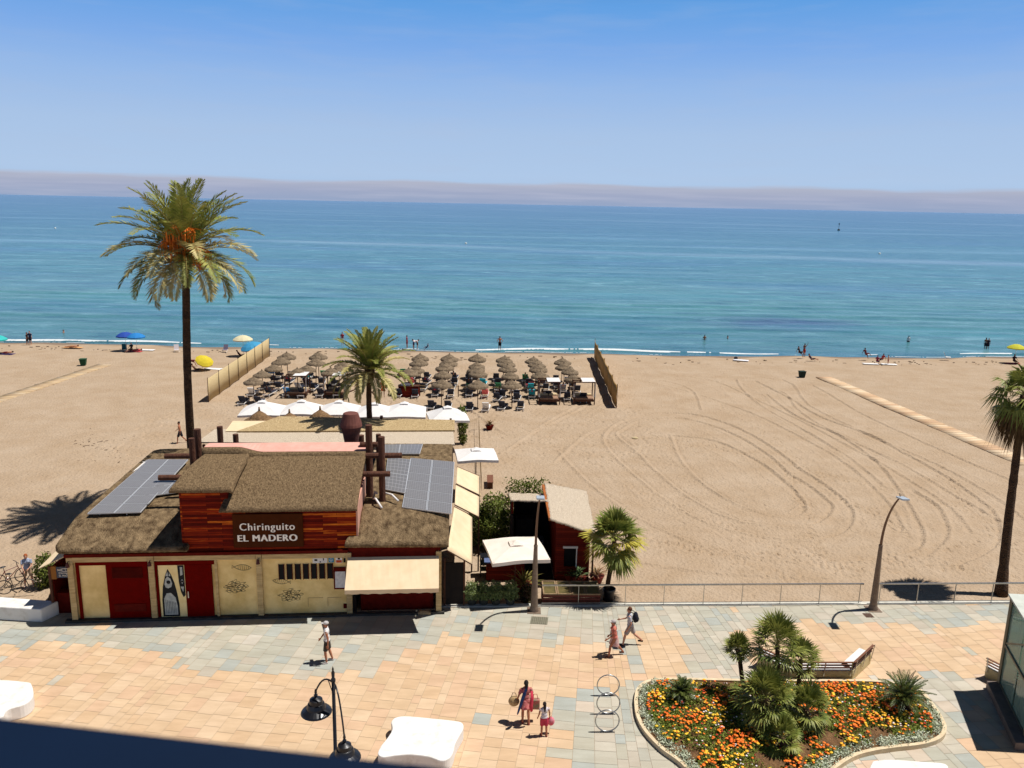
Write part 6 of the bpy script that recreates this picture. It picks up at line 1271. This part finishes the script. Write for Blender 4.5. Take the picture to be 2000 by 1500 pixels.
    b.build('body', SKIN[skin], t_, remesh=vox)
    if det:
        e_ = MB()
        for s_ in (-1, 1): e_.ell(f(hd_+V((s_*.03, .088, .012))), sc((.011, .008, .007)), n=8, m=6)
        e_.build('eyes', M_BLACK, t_); MB().ell(f(hd_+V((0, .093, -.062))), sc((.022, .008, .006)), n=8, m=6).build('mouth', cmat((150, 70, 60)), t_)
    hm = MB(); hm.ell(f(hd_+V((0, -.015, .03))), sc((.088, .10, .105)))
    if long_hair: hm.tube([f(hd_+V((0, -.06, .04))), f(hd_+V((0, -.10, -.08))), f(nk+V((0, -.10, -.12*long_hair)))], sc([.07, .065, .03]), 10)
    if hair: hm.build('hair', cmat(hair), t_, smooth=True, remesh=vox*1.2)
    if cap:
        c_ = MB(); c_.ell(f(hd_+V((0, -.005, .05))), sc((.096, .112, .085))); c_.box(-.07*k, .07*k, .05*k, .18*k, -.008, .008, Matrix.Translation(f(hd_+V((0, 0, .055))))); c_.build('cap', cmat(cap), t_, smooth=True, remesh=vox*1.2)
    if top:
        c_ = MB(); g = .016; c_.ell((0, 0, .03*k), sc((.155+g, .10+g, .185)), Q); c_.ell((0, 0, -.2*k), sc((.135+g, .10+g, .17)), Q); c_.ell((0, 0, .03*k), sc((.165+g, .115+g, .12)), Qp)
        if woman:
            for s_ in (-1, 1): c_.ell((s_*.07*k, .075*k, .04*k), sc(.073), Q)
        for sh, el_, wr, fw, s_ in arms: c_.tube([f(sh-V((s_*.05, 0, 0))), f(sh), f(sh.lerp(el_, .15+.5*sleeves))], sc([.06, .07, .062-.01*(sleeves < .5)]), 10)
        c_.build('shirt' if not dress else 'dress_top', cmat(*top) if isinstance(top[0], tuple) else cmat(top), t_, remesh=vox*1.15)
    if bot:
        c_ = MB(); c_.ell((0, 0, 0), sc((.178, .135, .13)), Qp)
        if dress:
            m1 = (legs[0][1]+legs[1][1])*.5; c_.tube([f(pel+up_*.05), f(pel-V((0, 0, .12))), f(pel.lerp(m1, dress))], sc([.15, .19, .24]), 16, sq=.75)
        else:
            for hip, kn, an, toe in legs: c_.tube([f(hip+V((0, 0, .04))), f(hip.lerp(kn, .4)), f(hip.lerp(kn, .86))], sc([.105, .104, .092]), 12)
        c_.build('skirt' if dress else 'shorts', cmat(*bot) if isinstance(bot[0], tuple) else cmat(bot), t_, remesh=vox*1.15)
    if shoes:
        c_ = MB()
        for hip, kn, an, toe in legs: c_.tube([f(an+V((0, -.04, -.035))), f(an.lerp(toe, .5)+V((0, 0, -.035))), f(toe+V((0, 0, -.04)))], sc([.045, .046, .036]), 8)
        c_.build('shoes', cmat(shoes), t_, remesh=vox*1.2)
    t_['j'] = 1; del t_['j']
    return t_, {'hd': V(f(hd_)), 'nk': V(f(nk)), 'ch': V(f(chest)), 'pel': V(f(pel)), 'wl': V(f(arms[0][2]+arms[0][3]*.1)), 'wr': V(f(arms[1][2]+arms[1][3]*.1)), 'sl': V(f(arms[0][0])), 'sr': V(f(arms[1][0]))}
# facing: rotation 0 looks to +Y (the sea); R(90) looks left, R(-90) right
LF, RT, AW, TO = R(90), R(-90), 0, R(180)
def pp(p): return Vector((p.x, p.y, 0))
person('man in a pale cap, white sleeveless shirt and dark shorts walking left', pp(G(640, 1293)), R(100), 1.78, {'t': 2, 'l': ((10, -6), (-14, 4, 8)), 'r': ((-9, -16), (18, 34, 8))}, 'tan', top=(248, 244, 240), bot=(78, 70, 60), hair=(90, 76, 66), cap=(206, 200, 196), shoes=(216, 200, 190), sleeves=.05)
t_, j = person('man in grey polo and shorts with black backpack striding left', pp(G(1229, 1260)), R(82), 1.78, {'t': 6, 'l': ((26, 10), (-16, 30, 8)), 'r': ((-24, -52), (22, 70, 8))}, 'fair', top=(222, 222, 228), bot=(186, 174, 168), hair=(110, 66, 42), shoes=(80, 60, 50))
o_ = MB().ell((0, 0, 0), (.17, .12, .24)).ell((0, -.07, -.07), (.13, .08, .13)).build('backpack', cmat((26, 28, 44)), None, remesh=.014); o_.location = t_.location+Matrix.Rotation(R(82), 3, 'Z') @ Vector((j['ch'].x, j['ch'].y-.23, j['ch'].z+.02)); o_.rotation_euler = (0, 0, R(82)); tag(o_, 'black backpack on the back of the striding man', 'backpack')
st_ = MB()
for s_ in (-1, 1): st_.tube([(s_*.1, .05, .2), (s_*.11, .17, .26), (s_*.12, .30, .14), (s_*.11, .3, -.06), (s_*.1, .08, -.16)], .016, 6)
st_.build('strap', cmat((26, 28, 44)), o_)
t_, j = person('woman in a white sun hat, coral top and pale skirt walking left', pp(G(1199, 1281)), R(95), 1.66, {'t': 8, 'l': ((28, 6), (14, 60, 8)), 'r': ((-20, -40), (-10, 40, 8))}, 'tan', top=(226, 130, 110), bot=((232, 206, 198), (214, 150, 140)), hair=(120, 110, 104), cap=(208, 196, 190), dress=.85, woman=1, shoes=(150, 100, 80))
o_ = MB().box(-.16, .16, -.05, .05, -.16, .16).build('shoulder_bag', cmat((236, 234, 226), (170, 190, 176)), None, bevel=.03); o_.location = t_.location+Matrix.Rotation(R(95), 3, 'Z') @ Vector((.27, -.02, j['pel'].z+.0)); o_.rotation_euler = (0, 0, R(95)+.3+R(90)); tag(o_, 'white patterned shoulder bag carried by the woman in the sun hat', 'bag'); MB().tube([(-.13, 0, .15), (-.05, 0, .5), (.02, 0, .62), (.08, 0, .5), (.13, 0, .15)], .01, 5).build('strap', M_DARKWOOD, o_)
t_, j = person('woman with dark hair seen from behind carrying beach bags and a blue parasol', pp(G(1026, 1412)), R(8), 1.66, {'t': 3, 'l': ((4, -4), (-4, 26, 22, 6)), 'r': ((-3, -14), (0, 14, 18, 6))}, 'tan', top=((216, 150, 140), (180, 60, 70)), bot=((214, 90, 100), (236, 160, 150)), hair=(34, 24, 20), long_hair=1, woman=1, dress=.6, shoes=(170, 80, 70))
Wt = t_.matrix_basis; Wt = Matrix.Translation(t_.location) @ Matrix.Rotation(R(8), 4, 'Z')
o_ = MB().ell((0, 0, 0), (.2, .15, .19)).build('straw_bag', mat('straw_bag', A(206, 176, 130, 1.3), A(160, 128, 84, 1.3), 14, .9), None, remesh=.014); o_.location = Wt @ (j['wl']+Vector((-.1, 0, .02))); tag(o_, 'round straw beach bag on the left arm of the loaded woman', 'bag'); MB().tube([(-.1, 0, .12), (-.05, 0, .32), (.05, 0, .32), (.1, 0, .12)], .012, 5).build('handle', M_LOG, o_)
o_ = MB().box(-.16, .16, -.09, .09, -.26, .12).build('tote_bag', cmat((120, 140, 110), (210, 120, 110)), None, bevel=.03); o_.location = Wt @ (j['wr']+Vector((.07, 0, .0))); tag(o_, 'flowery green and red tote bag on the right arm of the loaded woman', 'bag'); MB().tube([(-.1, 0, .1), (-.05, 0, .3), (.05, 0, .3), (.1, 0, .1)], .012, 5).build('handle', cmat((190, 60, 70)), o_)
o_ = MB().lathe([(.01, -.62), (.03, -.55), (.055, -.1), (.06, .3), (.03, .5), (.012, .52), (.012, .6)], 10).build('folded_umbrella', cmat((34, 70, 130)), None); o_.location = Wt @ (j['pel']+Vector((-.17, -.2, .12))); o_.rotation_euler = (R(8), R(14), 0); tag(o_, 'folded blue parasol slung behind the loaded woman', 'umbrella')
o_ = MB().tube([(0, 0, .35), (.03, -.02, .1), (.0, -.03, -.2), (.03, 0, -.42)], [.05, .085, .09, .06], 8, sq=.45).build('red_towel', cmat((226, 60, 84)), None, smooth=True); o_.location = Wt @ (j['pel']+Vector((.15, -.2, .12))); tag(o_, 'crimson towel hanging down the back of the loaded woman', 'towel')
t_, j = person('girl with a dark plait in white top and pink shorts seen from behind', pp(G(1062, 1437)), R(12), 1.30, {'t': 2, 'l': ((3, -2), (4, 30, 10)), 'r': ((-4, -9), (6, 16, 14))}, 'tan', top=(240, 226, 226), bot=(222, 66, 92), hair=(40, 28, 24), long_hair=1.6, woman=0, shoes=(170, 60, 60), sleeves=.2)
Wt = Matrix.Translation(t_.location) @ Matrix.Rotation(R(12), 4, 'Z'); o_ = MB().ell((0, 0, -.08), (.13, .08, .17)).build('pink_bag', cmat((226, 70, 96), (246, 170, 180)), None, remesh=.012); o_.location = Wt @ (j['wr']+Vector((.05, 0, -.04))); tag(o_, 'pink striped bag hanging from the hand of the girl', 'bag'); MB().tube([(-.06, 0, .04), (0, 0, .14), (.06, 0, .04)], .008, 5).build('handle', cmat((226, 70, 96)), o_)
person('red haired woman in grey T shirt and beige shorts standing by the bicycles', G(50, 1150, -.05)+Vector((0, .3, 0)), R(205), 1.68, {'t': 8, 'head': 22, 'l': ((6, -2, 8), (22, 70, 10, -30)), 'r': ((-2, -6, 8), (26, 48, 6, -20))}, 'fair', top=(176, 186, 208), bot=(206, 176, 142), hair=(190, 100, 50), shoes=(220, 190, 170), woman=1, long_hair=.3)
person('man in dark shorts walking left beyond the tall palm trunk', G(353, 866, SZ), R(105), 1.75, {'t': 4, 'l': ((24, 4), (-18, 6, 10)), 'r': ((-18, -46), (20, 50, 10))}, 'tan', bot=(40, 40, 54), hair=(50, 34, 28), det=0)
# people on the beach, most a hundred metres away
ST = {'t': 2, 'l': ((3, -2), (0, 8, 8)), 'r': ((-3, -3), (4, 14, 8))}; WK = {'t': 4, 'l': ((18, 4), (-14, 10, 8)), 'r': ((-16, -30), (16, 30, 8))}; BEND = {'t': 70, 'head': 60, 'l': ((-8, 0), (10, 10, 8)), 'r': ((4, -4), (20, 20, 8))}
HIPS = {'t': 0, 'l': ((2, -1), (-20, 40, 35, -30)), 'r': ((-2, -1), (-20, 40, 35, -30))}; SITP = {'t': -22, 'head': 0, 'l': ((62, 18), (-25, -10, 12)), 'r': ((100, 45), (-25, -10, 12))}; LIE = {'t': -84, 'head': -80, 'l': ((88, 86), (70, 88, 12)), 'r': ((94, 80), (70, 88, 12))}
LEAN = {'t': -38, 'head': -20, 'l': ((92, 84), (20, 60, 12)), 'r': ((105, 60), (20, 60, 12))}; UPARM = {'t': 0, 'l': ((0, 0), (10, 20, 8)), 'r': ((0, 0), (150, 170, 20))}
SEAT = {'t': -6, 'head': 12, 'l': ((86, 82), (30, 60, 12)), 'r': ((86, 60), (30, 60, 12))}
SP = 'people on the distant beach'
bl = [
 ('man in navy shirt standing at the far left of the shoreline', (60, 674), SZ-.2, TO, 1.78, ST, 'fair', (34, 44, 80), (24, 28, 44), (40, 30, 26)),
 ('woman in black swimsuit standing beside the man in navy at the far left', (54, 674), SZ-.2, RT, 1.62, ST, 'tan', (30, 30, 40), (30, 30, 40), (60, 44, 30)),
 ('person lying on the orange towel at the far left', (142, 679), SZ+.06, LF, 1.7, LIE, 'tan', None, (200, 140, 90), (120, 80, 50)),
 ('person lying on the purple towel under the turquoise umbrella', (14, 691), SZ+.06, LF, 1.7, LIE, 'tan', None, (120, 30, 40), (60, 40, 30)),
 ('person in black shirt sitting between the two blue umbrellas', (257, 687), SZ, R(160), 1.75, SEAT, 'fair', (24, 24, 30), (24, 24, 30), (236, 232, 226)),
 ('person lying on the coral towel by the blue umbrellas', (266, 686), SZ+.06, LF, 1.65, LIE, 'fair', (220, 80, 80), (220, 80, 80), (90, 60, 40)),
 ('sunbather leaning back in the shade left of the tilted yellow umbrella', (383, 725), SZ, R(-60), 1.75, LEAN, 'brown', None, (50, 40, 44), (50, 34, 26)),
 ('second sunbather sitting behind the tall palm trunk', (374, 716), SZ, R(-60), 1.7, SITP, 'tan', None, (110, 40, 40), (50, 34, 26)),
 ('sunbather reclining under the cream umbrella near the left windbreak', (470, 697), SZ, R(-70), 1.7, LEAN, 'brown', (120, 50, 40), (120, 50, 40), (50, 34, 26)),
 ('person in red top bending at the water behind the shorter palm', (669, 674), SZ-.25, R(170), 1.7, ST, 'tan', (190, 50, 60), (230, 230, 230), (50, 34, 26)),
 ('woman in a crimson dress standing at the water edge', (795, 680), SZ-.2, LF, 1.68, ST, 'tan', (160, 40, 70), (160, 40, 70), (40, 30, 26)),
 ('person in white bending forwards at the water edge, left of two', (808, 682), SZ-.2, R(-80), 1.7, BEND, 'fair', (236, 226, 226), (60, 60, 110), (50, 34, 26)),
 ('person in white bending forwards at the water edge, right of two', (815, 682), SZ-.2, R(80), 1.7, BEND, 'fair', (236, 232, 232), (40, 44, 60), (40, 30, 26)),
 ('small child in dark clothes squatting by the water', (834, 685), SZ-.2, LF, 1.15, SITP, 'tan', (60, 50, 90), (60, 50, 90), (40, 30, 26)),
 ('man in black shorts with hands on hips facing the sea', (976, 684), SZ-.2, AW, 1.82, HIPS, 'tan', None, (24, 24, 30), (60, 40, 30)),
 ('swimmer standing waist deep, left of the pair of swimmers', (1376, 664), SEA, AW, 1.7, dict(ST, wade=.95), 'tan', None, (30, 30, 40), (40, 30, 26)),
 ('swimmer in water up to the shoulders, right of the pair of swimmers', (1421, 661), SEA, RT, 1.7, dict(ST, wade=1.3), 'tan', None, (30, 30, 40), (40, 30, 26)),
 ('bather in a white top standing alone knee deep in the sea', (1774, 668), SEA, AW, 1.65, dict(ST, wade=.75), 'tan', (240, 236, 236), (40, 40, 50), (40, 30, 26)),
 ('bather standing left of a couple at the right hand water edge', (1924, 681), SEA, AW, 1.76, dict(ST, wade=.2), 'brown', None, (30, 30, 44), (40, 30, 26)),
 ('bather standing right of a couple at the right hand water edge', (1929, 681), SEA, TO, 1.66, dict(ST, wade=.2), 'tan', (70, 30, 40), (70, 30, 40), (40, 30, 26)),
 ('head of a swimmer far left near the shore', (124, 650), SEA, RT, 1.7, dict(ST, wade=1.3), 'tan', None, (30, 30, 40), (60, 44, 34)),
 ('sunbather kneeling with one arm raised beside a reclining companion', (1570, 697), SZ, R(-60), 1.72, UPARM, 'brown', None, (200, 60, 50), (50, 34, 26)),
 ('sunbather in dark clothes reclining with knees up in the right group', (1585, 704), SZ, R(-80), 1.75, LEAN, 'tan', (60, 60, 84), (30, 30, 44), (40, 30, 26)),
 ('person in black sitting at the left end of the reclining pair', (1561, 698), SZ, R(-80), 1.7, SITP, 'tan', (24, 24, 30), (24, 24, 30), (40, 30, 26)),
 ('person sitting on a maroon chair left of the family group', (1690, 701), SZ, R(-70), 1.7, SITP, 'brown', (120, 40, 44), (120, 40, 44), (40, 30, 26)),
 ('person sitting on the left in the family group on towels', (1713, 710), SZ, R(-40), 1.6, SEAT, 'tan', (150, 40, 70), (60, 40, 90), (40, 30, 26)),
 ('person in red sitting in the middle of the family group', (1722, 711), SZ, R(10), 1.6, SITP, 'tan', (180, 50, 60), (40, 40, 70), (40, 30, 26)),
 ('child standing on the right of the family group', (1734, 712), SZ, R(60), 1.2, ST, 'tan', None, (190, 90, 90), (50, 34, 26)),
 ('person sitting beneath the yellow green umbrella on the right', (1980, 709), SZ, R(180), 1.7, SEAT, 'brown', (60, 30, 40), (60, 30, 40), (40, 30, 26)),
 ('man in orange shirt and shorts standing by the plank bar counter', (748, 775), SZ, R(200), 1.78, ST, 'brown', (226, 100, 60), (226, 100, 60), (60, 40, 30))]
for lab, (x, y), z, fc, hh, ps_, sk, tp_, bt_, hr in bl: person(lab, G(x, y, z), fc, hh, ps_, sk, top=tp_, bot=bt_, hair=hr, det=0, group=SP)
# sunbathers on loungers
r2 = np.random.default_rng(3)
RECL = {'t': -48, 'head': -30, 'l': ((88, 88), (30, 70, 10)), 'r': ((100, 66), (30, 70, 10))}
for k, i in enumerate((3, 9, 14, 20, 23, 29, 33, 38, 44, 50, 57, 61, 66)):
    if i >= len(lies): continue
    lo = lies[i]; lab = lo['label'].split(' lounger, ')[1]
    person('sunbather, %s' % lab, Vector(lo.location)+Vector((0, -.28, .40)), lo.rotation_euler.z, 1.68, RECL, ('tan', 'fair', 'brown')[k % 3], top=None if k % 2 else (200, 60, 80), bot=((40, 60, 120), (180, 50, 60), (30, 30, 36))[k % 3], hair=(60, 42, 30), det=0, group='sunbathers on the loungers')
o_ = MB().box(-.2, .2, -.12, .12, 0, .3).build('beach_bag', cmat((50, 36, 34)), None, bevel=.04); o_.location = pk_(1437, 702); tag(o_, 'dark beach bag at the end of the lone white towel', 'bag'); MB().tube([(-.1, 0, .28), (0, 0, .42), (.1, 0, .28)], .015, 5).build('handle', cmat((50, 36, 34)), o_)
